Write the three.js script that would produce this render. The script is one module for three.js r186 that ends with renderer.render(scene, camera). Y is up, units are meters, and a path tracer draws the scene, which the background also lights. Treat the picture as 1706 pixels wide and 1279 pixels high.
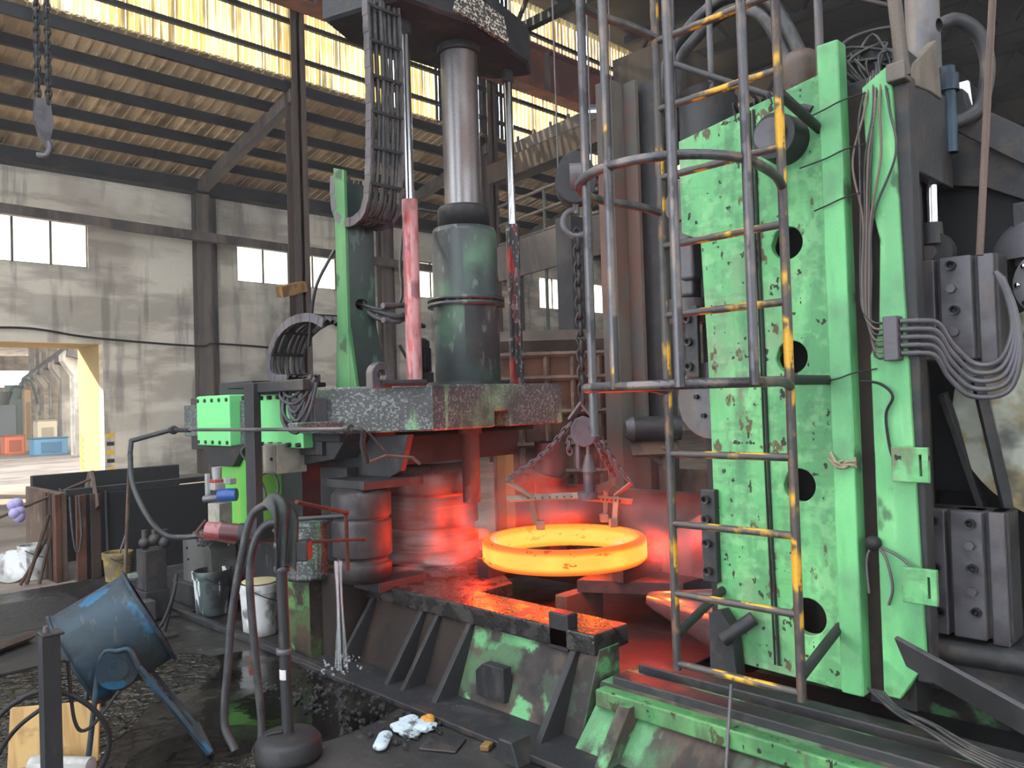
import * as THREE from 'three';
import { RoundedBoxGeometry } from 'three/addons/geometries/RoundedBoxGeometry.js';
import { mergeGeometries } from 'three/addons/utils/BufferGeometryUtils.js';

// ---------- camera, sky, sun, exposure ----------
const scene = new THREE.Scene();
const camera = new THREE.PerspectiveCamera(51.36, 1706 / 1279, 0.05, 200);
camera.position.set(0, 1.75, 0);
camera.rotation.set(THREE.MathUtils.degToRad(1.2), THREE.MathUtils.degToRad(-45), -0.031, 'YXZ');
const renderer = new THREE.WebGLRenderer({ antialias: true });
renderer.toneMapping = THREE.LinearToneMapping;
renderer.toneMappingExposure = 1.0;
renderer.shadowMap.enabled = true;
scene.background = new THREE.Color(0.86, 0.93, 1.0);
scene.backgroundIntensity = 6.8;
scene.fog = new THREE.FogExp2(new THREE.Color(0.9, 0.9, 0.92), 0.0016);
const sun = new THREE.DirectionalLight(0xfff0d4, 20);
sun.position.set(-14, 18, -50);
sun.target.position.set(2, 0, -22);
sun.castShadow = true;
sun.shadow.mapSize.set(2048, 2048);
sun.shadow.radius = 2;
Object.assign(sun.shadow.camera, { left: -40, right: 40, top: 40, bottom: -40, near: 1, far: 120 });
scene.add(sun, sun.target);

// ---------- random numbers and noise ----------
let seed = 7;
const rnd = (a = 0, b = 1) => { seed = (seed * 1664525 + 1013904223) >>> 0; return a + (b - a) * seed / 4294967296; };
const hash = (x, y, s) => { let h = Math.imul(x, 374761393) ^ Math.imul(y, 668265263) ^ Math.imul(s, 2147483647 - 61); h = Math.imul(h ^ (h >>> 13), 1274126177); return ((h ^ (h >>> 16)) >>> 0) / 4294967296; };
function vn(x, y, px, py, s) {
  const ix = Math.floor(x), iy = Math.floor(y), fx = x - ix, fy = y - iy, u = fx * fx * (3 - 2 * fx), v = fy * fy * (3 - 2 * fy);
  const x0 = ((ix % px) + px) % px, x1 = (x0 + 1) % px, y0 = ((iy % py) + py) % py, y1 = (y0 + 1) % py;
  const a = hash(x0, y0, s), b = hash(x1, y0, s), c = hash(x0, y1, s), d = hash(x1, y1, s);
  return a + (b - a) * u + (c - a) * v + (a - b - c + d) * u * v;
}
function fbm(u, v, fx, fy, oct, s) {
  let t = 0, w = 0, a = 1;
  for (let o = 0; o < oct; o++) { t += a * vn(u * fx, v * fy, fx, fy, s + o * 17); w += a; a *= 0.55; fx *= 2; fy *= 2; }
  return t / w;
}
const sm = (a, b, x) => { const t = Math.min(1, Math.max(0, (x - a) / (b - a))); return t * t * (3 - 2 * t); };

// ---------- materials: a base colour overlaid with noise layers {c, f, o, t, s, a, r} ----------
let texSeed = 100;
function texture(data, n, srgb, rep) {
  const t = new THREE.DataTexture(data, n, n, THREE.RGBAFormat);
  if (srgb) t.colorSpace = THREE.SRGBColorSpace;
  t.magFilter = THREE.LinearFilter; t.minFilter = THREE.LinearMipmapLinearFilter; t.generateMipmaps = true;
  t.wrapS = t.wrapT = THREE.RepeatWrapping; t.repeat.set(1 / rep, 1 / rep); t.needsUpdate = true;
  return t;
}
function mat({ size = 512, rep = 2, base, layers = [], grain = 0.05, rough = 0.7, metal = 0, bump = 0, bf = [24, 24], extra = {}, Kind = THREE.MeshStandardMaterial }) {
  const n = size, col = new Uint8Array(n * n * 4), aux = new Uint8Array(n * n * 4), s0 = texSeed += 101;
  for (let y = 0; y < n; y++) for (let x = 0; x < n; x++) {
    const u = x / n, v = y / n, i = (y * n + x) * 4;
    let r = base[0], g = base[1], b = base[2], ro = rough, h = bump ? fbm(u, v, bf[0], bf[1], 3, s0 + 5) * 0.7 : 0.5;
    layers.forEach((L, k) => {
      const q = fbm(u, v, L.f[0], L.f[1], L.o ?? 4, s0 + 11 + k * 31), a = sm(L.t - L.s, L.t + L.s, q) * (L.a ?? 1);
      r += (L.c[0] - r) * a; g += (L.c[1] - g) * a; b += (L.c[2] - b) * a;
      if (L.r !== undefined) ro += (L.r - ro) * a;
      if (L.h) h += L.h * a;
    });
    const k = 1 + (hash(x, y, s0) - 0.5) * 2 * grain;
    col[i] = Math.min(255, r * k); col[i + 1] = Math.min(255, g * k); col[i + 2] = Math.min(255, b * k); col[i + 3] = 255;
    aux[i] = Math.max(0, Math.min(255, h * 255)); aux[i + 1] = Math.min(255, ro * 255); aux[i + 2] = 255; aux[i + 3] = 255;
  }
  const map = texture(col, n, true, rep), a = texture(aux, n, false, rep), m = new Kind({ map, roughnessMap: a, roughness: 1, metalness: metal, ...extra });
  if (bump) { m.bumpMap = a; m.bumpScale = bump; }
  return m;
}
const tint = (m, hex, more = {}) => { const c = m.clone(); c.color.set(hex); return Object.assign(c, more); };
const plain = (hex, rough = 0.6, metal = 0, more = {}) => new THREE.MeshStandardMaterial({ color: hex, roughness: rough, metalness: metal, ...more });

const MT = {
  wall: mat({ size: 1024, rep: 9, base: [212, 203, 188], rough: 0.92, bump: 0.04, bf: [8, 36], grain: 0.03, layers: [
    { c: [162, 154, 142], f: [6, 24], o: 6, t: 0.55, s: 0.12, a: 0.75, h: -0.2 }, { c: [104, 100, 95], f: [3, 2], o: 7, t: 0.6, s: 0.15, a: 0.65 },
    { c: [86, 82, 78], f: [30, 4], o: 6, t: 0.68, s: 0.1, a: 0.35 }, { c: [206, 200, 186], f: [6, 6], o: 6, t: 0.64, s: 0.08, a: 0.5 }, { c: [146, 132, 124], f: [5, 3], o: 5, t: 0.62, s: 0.1, a: 0.4 }] }),
  cream: mat({ size: 256, rep: 3, base: [160, 138, 92], rough: 0.85, layers: [{ c: [140, 122, 84], f: [4, 4], t: 0.6, s: 0.2, a: 0.5 }] }),
  floor: mat({ size: 1024, rep: 4, base: [33, 32, 32], rough: 0.62, bump: 0.012, bf: [40, 40], grain: 0.18, layers: [
    { c: [52, 49, 46], f: [6, 6], o: 6, t: 0.58, s: 0.12, a: 0.8, r: 0.9 }, { c: [17, 16, 16], f: [5, 5], o: 6, t: 0.58, s: 0.1, a: 0.8, r: 0.35 }, { c: [86, 80, 72], f: [40, 40], o: 3, t: 0.72, s: 0.05, a: 0.6, h: 0.3 }] }),
  concrete: mat({ size: 512, rep: 5, base: [128, 116, 104], rough: 0.9, grain: 0.08, layers: [{ c: [90, 80, 72], f: [5, 5], o: 6, t: 0.55, s: 0.15, a: 0.7 }, { c: [150, 132, 118], f: [3, 9], t: 0.6, s: 0.15, a: 0.6 }] }),
  green: mat({ size: 1024, rep: 1.6, base: [92, 164, 102], rough: 0.55, bump: 0.003, bf: [12, 12], grain: 0.03, layers: [
    { c: [120, 194, 126], f: [4, 2], o: 6, t: 0.53, s: 0.16, a: 0.8 }, { c: [70, 126, 84], f: [20, 2], o: 6, t: 0.55, s: 0.16, a: 0.6, r: 0.7 }, { c: [140, 196, 136], f: [26, 30], o: 4, t: 0.6, s: 0.12, a: 0.45 }, { c: [66, 110, 76], f: [34, 26], o: 5, t: 0.63, s: 0.12, a: 0.35 }, { c: [62, 104, 74], f: [6, 3], o: 7, t: 0.62, s: 0.16, a: 0.4, r: 0.8 }, { c: [136, 142, 114], f: [6, 3], o: 6, t: 0.6, s: 0.12, a: 0.5 }, { c: [70, 92, 72], f: [9, 40], o: 4, t: 0.7, s: 0.08, a: 0.22 },
    { c: [110, 104, 86], f: [10, 4], o: 5, t: 0.69, s: 0.06, a: 0.7, r: 0.85 }, { c: [44, 40, 34], f: [44, 34], o: 4, t: 0.75, s: 0.02, a: 0.9, r: 0.9, h: -0.3 }, { c: [84, 56, 44], f: [24, 14], o: 6, t: 0.72, s: 0.03, a: 0.75, r: 0.95, h: -0.3 }] }),
  greenClean: mat({ size: 512, rep: 1.2, base: [108, 188, 120], rough: 0.5, grain: 0.03, layers: [{ c: [140, 208, 140], f: [5, 3], o: 5, t: 0.56, s: 0.14, a: 0.7 }, { c: [84, 150, 98], f: [10, 2], o: 5, t: 0.57, s: 0.14, a: 0.6 }, { c: [80, 112, 86], f: [4, 3], o: 6, t: 0.65, s: 0.12, a: 0.45 }, { c: [60, 84, 62], f: [8, 5], o: 5, t: 0.72, s: 0.06, a: 0.7, r: 0.9 }] }),
  peel: mat({ size: 1024, rep: 1.7, base: [52, 48, 45], rough: 0.85, bump: 0.008, bf: [30, 30], grain: 0.12, layers: [
    { c: [84, 68, 58], f: [5, 5], o: 5, t: 0.55, s: 0.12, a: 0.7 }, { c: [96, 162, 106], f: [6, 8], o: 6, t: 0.565, s: 0.04, a: 0.9, r: 0.6, h: 0.4 }, { c: [70, 112, 74], f: [4, 6], o: 6, t: 0.62, s: 0.06, a: 0.7 }, { c: [36, 32, 30], f: [7, 7], o: 6, t: 0.6, s: 0.07, a: 0.8 }] }),
  grimeGreen: mat({ size: 1024, rep: 1.5, base: [62, 66, 66], rough: 0.5, bump: 0.004, bf: [60, 60], grain: 0.16, layers: [
    { c: [104, 160, 114], f: [3, 2], o: 5, t: 0.58, s: 0.14, a: 0.75 }, { c: [120, 204, 128], f: [22, 2], o: 4, t: 0.67, s: 0.07, a: 0.6 }, { c: [150, 154, 150], f: [150, 130], o: 2, t: 0.62, s: 0.08, a: 0.6, h: 0.3, r: 0.35 }, { c: [40, 42, 44], f: [5, 4], o: 6, t: 0.57, s: 0.12, a: 0.7 }] }),
  drumGreen: mat({ size: 512, rep: 1.6, base: [62, 68, 70], rough: 0.42, bump: 0.002, bf: [40, 40], grain: 0.08, layers: [
    { c: [92, 142, 106], f: [3, 2], o: 4, t: 0.55, s: 0.16, a: 0.7 }, { c: [44, 48, 52], f: [4, 3], o: 5, t: 0.56, s: 0.12, a: 0.7 }, { c: [136, 146, 140], f: [40, 14], o: 3, t: 0.72, s: 0.05, a: 0.5 }] }),
  black: mat({ size: 512, rep: 1.2, base: [36, 36, 39], rough: 0.58, bump: 0.003, bf: [40, 40], grain: 0.08, layers: [{ c: [27, 27, 30], f: [5, 5], o: 5, t: 0.55, s: 0.12, a: 0.8 }, { c: [58, 56, 56], f: [18, 8], o: 4, t: 0.66, s: 0.08, a: 0.6, r: 0.8 }, { c: [76, 60, 50], f: [6, 6], o: 5, t: 0.68, s: 0.06, a: 0.5 }] }),
  steel: mat({ size: 512, rep: 1, base: [104, 102, 106], rough: 0.5, metal: 0.5, bump: 0.002, bf: [30, 30], grain: 0.05, layers: [{ c: [74, 72, 76], f: [5, 5], o: 5, t: 0.55, s: 0.14, a: 0.8 }, { c: [130, 116, 106], f: [9, 3], t: 0.66, s: 0.08, a: 0.5, r: 0.7 }] }),
  rust: mat({ size: 512, rep: 1.6, base: [88, 72, 62], rough: 0.88, bump: 0.005, bf: [30, 30], grain: 0.1, layers: [{ c: [64, 48, 42], f: [4, 4], o: 6, t: 0.54, s: 0.14, a: 0.8 }, { c: [112, 84, 66], f: [10, 5], o: 5, t: 0.62, s: 0.08, a: 0.6 }, { c: [120, 112, 104], f: [14, 8], t: 0.7, s: 0.05, a: 0.5 }] }),
  column: mat({ size: 512, rep: 3, base: [92, 84, 78], rough: 0.75, grain: 0.05, layers: [{ c: [64, 58, 56], f: [5, 3], o: 5, t: 0.55, s: 0.14, a: 0.8 }, { c: [120, 106, 94], f: [12, 2], t: 0.64, s: 0.1, a: 0.5 }] }),
  yellow: mat({ size: 512, rep: 0.9, base: [74, 68, 66], rough: 0.5, metal: 0.25, bump: 0.002, bf: [40, 40], grain: 0.08, layers: [{ c: [214, 158, 44], f: [4, 3], o: 5, t: 0.49, s: 0.05, a: 0.95 }, { c: [130, 92, 66], f: [6, 5], o: 5, t: 0.6, s: 0.07, a: 0.7 }, { c: [60, 56, 58], f: [12, 9], o: 4, t: 0.64, s: 0.06, a: 0.85 }] }),
  cage: mat({ size: 512, rep: 0.9, base: [86, 84, 88], rough: 0.45, metal: 0.4, bump: 0.002, bf: [40, 40], grain: 0.08, layers: [{ c: [126, 110, 100], f: [5, 4], o: 5, t: 0.58, s: 0.08, a: 0.7 }, { c: [190, 144, 50], f: [4, 3], o: 5, t: 0.69, s: 0.03, a: 0.9 }, { c: [56, 54, 58], f: [8, 8], o: 4, t: 0.6, s: 0.08, a: 0.8 }] }),
  redPaint: mat({ size: 512, rep: 0.9, base: [158, 84, 84], rough: 0.45, grain: 0.06, layers: [{ c: [194, 150, 152], f: [10, 2], o: 5, t: 0.52, s: 0.1, a: 0.85 }, { c: [178, 44, 40], f: [14, 3], o: 5, t: 0.6, s: 0.06, a: 0.7 }, { c: [108, 66, 66], f: [6, 6], t: 0.64, s: 0.08, a: 0.7 }] }),
  redDark: mat({ size: 512, rep: 0.9, base: [58, 42, 46], rough: 0.4, grain: 0.14, layers: [{ c: [34, 40, 42], f: [8, 3], o: 5, t: 0.5, s: 0.1, a: 0.8 }, { c: [178, 170, 174], f: [60, 24], o: 3, t: 0.64, s: 0.05, a: 0.7 }, { c: [170, 40, 36], f: [9, 4], o: 5, t: 0.64, s: 0.05, a: 0.8 }] }),
  roof: mat({ size: 512, rep: 4, base: [226, 202, 166], rough: 0.8, grain: 0.03, layers: [{ c: [168, 146, 118], f: [4, 6], o: 5, t: 0.55, s: 0.16, a: 0.7 }, { c: [92, 82, 72], f: [8, 3], o: 5, t: 0.66, s: 0.1, a: 0.5 }] }),
  blue: mat({ size: 512, rep: 0.7, base: [34, 66, 84], rough: 0.5, metal: 0.1, bump: 0.002, bf: [30, 30], grain: 0.07, layers: [{ c: [62, 76, 80], f: [4, 4], o: 6, t: 0.52, s: 0.1, a: 0.8, r: 0.8 }, { c: [34, 120, 164], f: [4, 4], o: 5, t: 0.64, s: 0.04, a: 0.9, r: 0.4 }, { c: [36, 46, 58], f: [5, 5], o: 6, t: 0.6, s: 0.08, a: 0.8 }, { c: [108, 100, 92], f: [24, 8], o: 4, t: 0.71, s: 0.04, a: 0.6 }] }),
  ply: mat({ size: 512, rep: 0.6, base: [186, 152, 98], rough: 0.75, grain: 0.04, layers: [{ c: [160, 122, 74], f: [30, 2], o: 4, t: 0.55, s: 0.12, a: 0.7 }, { c: [120, 96, 66], f: [5, 5], o: 5, t: 0.66, s: 0.08, a: 0.6 }] }),
  bucket: mat({ size: 512, rep: 0.7, base: [196, 196, 196], rough: 0.45, grain: 0.03, layers: [{ c: [134, 130, 124], f: [5, 3], o: 6, t: 0.57, s: 0.16, a: 0.8 }, { c: [74, 70, 66], f: [6, 4], o: 6, t: 0.66, s: 0.1, a: 0.75 }] }),
  bucketDark: mat({ size: 512, rep: 0.5, base: [62, 74, 74], rough: 0.4, grain: 0.06, layers: [{ c: [212, 218, 216], f: [10, 2], o: 5, t: 0.6, s: 0.05, a: 0.9 }, { c: [40, 40, 40], f: [5, 4], o: 5, t: 0.58, s: 0.08, a: 0.8 }] }),
};
MT.chrome = new THREE.MeshStandardMaterial({ color: 0xc4c8d0, roughness: 0.16, metalness: 1 });
MT.dark = plain(0x151517, 0.7);
MT.blue.color.set(0xb4b8bc);
MT.hose = mat({ size: 256, rep: 0.6, base: [50, 50, 53], rough: 0.55, grain: 0.06, layers: [{ c: [82, 79, 75], f: [4, 4], t: 0.58, s: 0.1, a: 0.7 }, { c: [30, 30, 32], f: [6, 6], t: 0.6, s: 0.1, a: 0.8 }] });
MT.wire = plain(0x6b5a4e, 0.6);
MT.pale = mat({ size: 512, rep: 1, base: [148, 147, 145], rough: 0.65, grain: 0.05, layers: [{ c: [104, 102, 100], f: [5, 4], o: 6, t: 0.56, s: 0.12, a: 0.7 }, { c: [172, 170, 166], f: [8, 8], o: 4, t: 0.64, s: 0.1, a: 0.5 }] });
MT.wet = mat({ size: 512, rep: 0.8, base: [38, 36, 36], rough: 0.26, bump: 0.005, bf: [60, 60], grain: 0.1, layers: [{ c: [60, 54, 50], f: [9, 9], o: 5, t: 0.58, s: 0.1, a: 0.8, r: 0.6, h: 0.2 }] });
MT.panel = mat({ size: 256, rep: 1.2, base: [112, 204, 126], rough: 0.5, grain: 0.02, layers: [{ c: [112, 190, 124], f: [6, 3], o: 4, t: 0.6, s: 0.14, a: 0.6 }] });
MT.peelDark = tint(MT.rust, 0x7c746e);
MT.grey = tint(MT.steel, 0xd8d4d8, { metalness: 0.2 });

// ---------- geometry ----------
const V = (x, y, z) => new THREE.Vector3(x, y, z), UPV = V(0, 1, 0);
const put = (g, p = [0, 0, 0], r) => { if (r) g.applyMatrix4(new THREE.Matrix4().makeRotationFromEuler(new THREE.Euler(...r))); g.translate(...p); return g; };
const bx = (w, h, d, p, r) => put(new THREE.BoxGeometry(w, h, d), p, r);
const rb = (w, h, d, p, r, e = 0.008) => put(new RoundedBoxGeometry(w, h, d, 1, Math.min(e, w / 2.2, h / 2.2, d / 2.2)), p, r);
const span = (x0, x1, y0, y1, z0, z1, e = 0.008) => rb(Math.abs(x1 - x0), Math.abs(y1 - y0), Math.abs(z1 - z0), [(x0 + x1) / 2, (y0 + y1) / 2, (z0 + z1) / 2], undefined, e);
const cy = (r0, r1, h, p, r, n = 28, open = false) => put(new THREE.CylinderGeometry(r1, r0, h, n, 1, open), p, r);
const along = (g, a, b) => { const d = V(...b).sub(V(...a)), q = new THREE.Quaternion().setFromUnitVectors(UPV, d.clone().normalize()); g.applyQuaternion(q); g.translate((a[0] + b[0]) / 2, (a[1] + b[1]) / 2, (a[2] + b[2]) / 2); return g; };
const dist = (a, b) => Math.hypot(a[0] - b[0], a[1] - b[1], a[2] - b[2]);
const rod = (a, b, r, r2 = r, n = 12) => along(new THREE.CylinderGeometry(r2, r, dist(a, b), n), a, b);
const bar = (a, b, w, t, e = 0.004) => along(rb(w, dist(a, b), t, [0, 0, 0], undefined, e), a, b);
const tube = (pts, r, seg, n = 8, closed = false) => new THREE.TubeGeometry(new THREE.CatmullRomCurve3(pts.map((p) => V(...p)), closed, 'catmullrom', 0.5), seg ?? pts.length * 7, r, n, closed);
const pipe = (pts, r, n = 10) => { const g = []; for (let i = 0; i + 1 < pts.length; i++) { g.push(rod(pts[i], pts[i + 1], r, r, n)); if (i) g.push(put(new THREE.SphereGeometry(r * 1.06, n, 6), pts[i])); } return g; };
const lathe = (pts, p, n = 40, r) => put(new THREE.LatheGeometry(pts.map((q) => new THREE.Vector2(...q)), n), p, r);
const shape = (pts, holes = []) => { const s = new THREE.Shape(pts.map((q) => new THREE.Vector2(...q))); for (const h of holes) s.holes.push(h); return s; };
const circle = (x, y, r) => new THREE.Path().absarc(x, y, r, 0, 7, true);
const extrude = (s, depth, bevel = 0.004, n = 12) => new THREE.ExtrudeGeometry(s, { depth, bevelEnabled: bevel > 0, bevelSize: bevel, bevelThickness: bevel, bevelSegments: 1, curveSegments: n });
// outlines given as (z, y), (x, z) or (x, y) and given thickness along the third axis
const plateX = (pts, x0, x1, holes, b) => { const g = extrude(shape(pts.map(([z, y]) => [-z, y]), (holes ?? []).map(([z, y, r]) => circle(-z, y, r))), x1 - x0, b, 24); g.rotateY(Math.PI / 2); g.translate(x0, 0, 0); return g; };
const plateY = (pts, y0, y1, holes, b) => { const g = extrude(shape(pts.map(([x, z]) => [x, -z]), (holes ?? []).map(([x, z, r]) => circle(x, -z, r))), y1 - y0, b, 24); g.rotateX(-Math.PI / 2); g.translate(0, y0, 0); return g; };
const plateZ = (pts, z0, z1, holes, b) => { const g = extrude(shape(pts, (holes ?? []).map(([x, y, r]) => circle(x, y, r))), z1 - z0, b, 24); g.translate(0, 0, z0); return g; };
const hex = (r, h, a, dir) => along(new THREE.CylinderGeometry(r, r, h, 6), a, [a[0] + dir[0] * 1e-3, a[1] + dir[1] * 1e-3, a[2] + dir[2] * 1e-3]);
function boxUV(g) {
  const p = g.attributes.position, n = g.attributes.normal, uv = new Float32Array(p.count * 2);
  for (let i = 0; i < p.count; i += 3) {
    let ax = 0, ay = 0, az = 0;
    for (let k = i; k < i + 3; k++) { ax += Math.abs(n.getX(k)); ay += Math.abs(n.getY(k)); az += Math.abs(n.getZ(k)); }
    for (let k = i; k < i + 3; k++) {
      const x = p.getX(k), y = p.getY(k), z = p.getZ(k);
      const q = ax >= ay && ax >= az ? [z, y] : ay >= az ? [x, z] : [x, y];
      uv[k * 2] = q[0]; uv[k * 2 + 1] = q[1];
    }
  }
  g.setAttribute('uv', new THREE.BufferAttribute(uv, 2));
}
const join = (list, keepUV) => {
  const g = mergeGeometries(list.flat(9).map((q) => { const c = q.index ? q.toNonIndexed() : q; for (const k of Object.keys(c.attributes)) if (!['position', 'normal', 'uv'].includes(k)) c.deleteAttribute(k); return c; }), false);
  if (!keepUV) boxUV(g);
  return g;
};

// ---------- naming: things, parts, copies ----------
const used = {}, baseOf = new Map();
const numbered = (n) => { used[n] = (used[n] ?? -1) + 1; return used[n] ? `${n}_${String(used[n]).padStart(3, '0')}` : n; };
const info = (o, label, category, group, kind) => { if (label) o.userData.label = label; if (category) o.userData.category = category; if (group) o.userData.group = group; if (kind) o.userData.kind = kind; return o; };
function thing(name, label, category, base, group) { const o = new THREE.Group(); o.name = numbered(name); o.position.set(...base); baseOf.set(o, base); scene.add(o); return info(o, label, category, group); }
function mesh(name, geos, m, parent = scene, opts = {}) {
  const g = join([].concat(geos), opts.keepUV), b = baseOf.get(parent) ?? [0, 0, 0];
  if (parent !== scene) g.translate(-b[0], -b[1], -b[2]);
  const o = new THREE.Mesh(g, m); o.castShadow = o.receiveShadow = true;
  baseOf.set(o, b);
  if (parent === scene) o.name = numbered(name); else { const c = parent.children.filter((q) => q.userData.plain === name).length; o.name = c ? `${name}_${String(c).padStart(3, '0')}` : name; o.userData.plain = name; }
  parent.add(o);
  if (opts.label) o.userData.label = opts.label;
  if (opts.kind) o.userData.kind = opts.kind;
  return o;
}
// one mesh that is a whole thing, standing at its own base
function solo(name, geos, m, label, category, group, kind, opts = {}) {
  const g = join([].concat(geos), opts.keepUV); g.computeBoundingBox();
  const c = g.boundingBox.getCenter(V()), y = g.boundingBox.min.y; g.translate(-c.x, -y, -c.z);
  const o = new THREE.Mesh(g, m); o.name = numbered(name); o.position.set(c.x, y, c.z); o.castShadow = o.receiveShadow = true; scene.add(o);
  return info(o, label, category, group, kind);
}
const struct = (name, geos, m, parent) => { const o = mesh(name, geos, m, parent); if (!parent) o.userData.kind = 'structure'; return o; };
// a piece repeated inside one parent: shared geometry and material
function piece(name, proto, parent, p, r) { const o = new THREE.Mesh(proto.geometry, proto.material); const c = parent.children.filter((q) => q.userData.plain === name).length; o.name = c ? `${name}_${String(c).padStart(3, '0')}` : name; o.userData.plain = name; o.castShadow = o.receiveShadow = true; const b = baseOf.get(parent) ?? [0, 0, 0]; o.position.set(p[0] - b[0], p[1] - b[1], p[2] - b[2]); if (r) o.rotation.set(...r); parent.add(o); return o; }
const proto = (geos, m) => ({ geometry: join([].concat(geos)), material: m });

// ---------- the hall ----------
const rect = (x0, y0, x1, y1) => { const p = new THREE.Path(); p.moveTo(x0, y0); p.lineTo(x0, y1); p.lineTo(x1, y1); p.lineTo(x1, y0); p.lineTo(x0, y0); return p; };
const slabXZ = (x0, x1, z0, z1, y0, y1, holes = []) => { const s = shape([[x0, -z0], [x1, -z0], [x1, -z1], [x0, -z1]]); for (const h of holes) s.holes.push(rect(h[0], -h[2], h[1], -h[3])); const g = extrude(s, y1 - y0, 0); g.rotateX(-Math.PI / 2); g.translate(0, y0, 0); return g; };
const wallXY = (x0, x1, y0, y1, z0, z1, holes = []) => { const s = shape([[x0, y0], [x1, y0], [x1, y1], [x0, y1]]); for (const h of holes) s.holes.push(rect(...h)); const g = extrude(s, z1 - z0, 0); g.translate(0, 0, z0); return g; };
const wallZY = (z0, z1, y0, y1, x0, x1, holes = []) => { const s = shape([[-z1, y0], [-z0, y0], [-z0, y1], [-z1, y1]]); for (const h of holes) s.holes.push(rect(-h[2], h[1], -h[0], h[3])); const g = extrude(s, x1 - x0, 0); g.rotateY(Math.PI / 2); g.translate(x0, 0, 0); return g; };
const XW = -12, XE = 46, ZN = -22, ZS = 14;
struct('floor', [slabXZ(XW, XE, ZN - 0.3, -9.2, -0.3, 0), slabXZ(6.5, XE, -9.2, ZS, -0.3, 0)], MT.concrete);
struct('floor', slabXZ(XW, 6.5, -9.2, ZS, -0.3, 0), MT.floor);
struct('ground', slabXZ(-60, 60, -90, ZN - 0.3, -0.3, -0.01), tint(MT.concrete, 0xffffff));

const winX = [[2.6, 6.8], [10.83, 15.03], [17.28, 21.48], [23.75, 27.95], [30.2, 34.4], [36.6, 40.8]];
struct('wall_back', wallXY(XW, XE, 0, 8.3, ZN - 0.3, ZN, [[-4.5, 0.001, 7.1, 3.55], ...winX.map(([a, b]) => [a, 5.48, b, 6.78])]), MT.wall);
struct('wall_left', wallZY(ZN, ZS, 0, 14, XW - 0.3, XW, [[-15, 0.001, 6, 8.5]]), MT.wall);
struct('wall_right', wallZY(ZN, ZS, 0, 14, XE, XE + 0.3), MT.wall);
struct('wall_front', wallXY(XW, XE, 0, 14, ZS, ZS + 0.3, [[-10, 4.5, 6, 9], [12, 4.5, 28, 8]]), MT.wall);
const sky = []; for (const z of [-13, -8.5, -4, 0.5, 5]) sky.push([-11, 4.5, z - 1.5, z + 1.5]);
struct('roof', slabXZ(XW - 0.3, XE + 0.3, -16.9, ZS + 0.3, 14, 14.25, sky), MT.black);
// portal of the big gate, two metres deep, with painted hazard stripes
const gate = struct('door_1', [span(7.1, 7.4, 0, 3.85, -24, -22.3, 0.01), span(-4.8, 7.1, 3.55, 3.85, -24, -22.3, 0.01), span(-4.8, -4.5, 0, 3.55, -24, -22.3, 0.01)], MT.cream);
const yellowFlat = plain(0xd8b020, 0.7), blackFlat = plain(0x2a2824, 0.8);
for (let k = 0; k < 5; k++) { mesh('hazard_stripe', bx(0.012, 0.09, 0.3, [7.096, 0.35 + k * 0.19, -23.8], [0.5, 0, 0]), yellowFlat, gate); mesh('hazard_stripe', bx(0.18, 0.1, 0.012, [7.24, 0.3 + k * 0.22, ZN + 0.008]), k % 2 ? blackFlat : yellowFlat, gate); }
const pane = new THREE.MeshPhysicalMaterial({ color: 0xf4f4ee, roughness: 0.85, transmission: 0.9, thickness: 0 });
const frameMat = plain(0x5c5a56, 0.7);
winX.forEach(([a, b], i) => {
  const f = [span(a, b, 5.46, 5.51, -22.14, -22.06, 0), span(a, b, 6.75, 6.8, -22.14, -22.06, 0)], n = 5, w = (b - a) / n;
  for (let k = 0; k <= n; k++) f.push(span(a + k * w - 0.025, a + k * w + 0.025, 5.48, 6.78, -22.14, -22.06, 0));
  const o = struct(`window_${i + 1}`, f, frameMat);
  for (let k = 0; k < n; k++) mesh('pane', bx(w - 0.04, 1.24, 0.006, [a + (k + 0.5) * w, 6.13, -22.1]), pane, o);
});
// lean-to roof of ribbed sheets on purlins, with rafters
const slope = 0.2135, roofY = (z) => 8.1 + (z + 22) * slope, rl = Math.hypot(5.5, 5.5 * slope);
const roofG = new THREE.Group(); roofG.name = 'ceiling'; roofG.userData.kind = 'structure'; scene.add(roofG); baseOf.set(roofG, [0, 0, 0]);
{
  const s = [], W = 1.0; // one sheet: flats with raised ribs every quarter metre
  for (let k = 0; k < 4; k++) s.push(bx(0.2, 0.01, rl, [k * 0.25 + 0.1, 0.03, 0]), bx(0.05, 0.012, rl, [k * 0.25 + 0.225, 0, 0]), bx(0.01, 0.036, rl, [k * 0.25 + 0.2, 0.015, 0]), bx(0.01, 0.036, rl, [k * 0.25 + 0.25, 0.015, 0]));
  const vars = [0xffffff, 0xf0ece4, 0xe2dcd2].map((c) => ({ geometry: join(s), material: tint(MT.roof, c) }));
  vars[1].geometry = vars[2].geometry = vars[0].geometry;
  for (let x = XW; x < XE; x += W) piece('roof_sheet', vars[Math.floor(rnd(0, 3))], roofG, [x, roofY(-19.35) + 0.2, -19.35], [-Math.atan(slope), 0, 0]);
}
for (const z of [-20.85, -19.8, -18.72, -17.68, -16.75]) struct('roof_purlin', span(XW, XE, roofY(z) - 0.06, roofY(z) + 0.17, z - 0.05, z + 0.05, 0), MT.dark, roofG);
struct('eaves_beam', [span(XW, XE, 7.84, 8.2, -22, -21.7, 0), span(XW, XE, 7.8, 7.86, -22, -21.6, 0)], MT.black, roofG);
const colX = [3.4, 9.7, 15.95, 22.3, 28.6, 34.9, 41.2];
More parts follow.
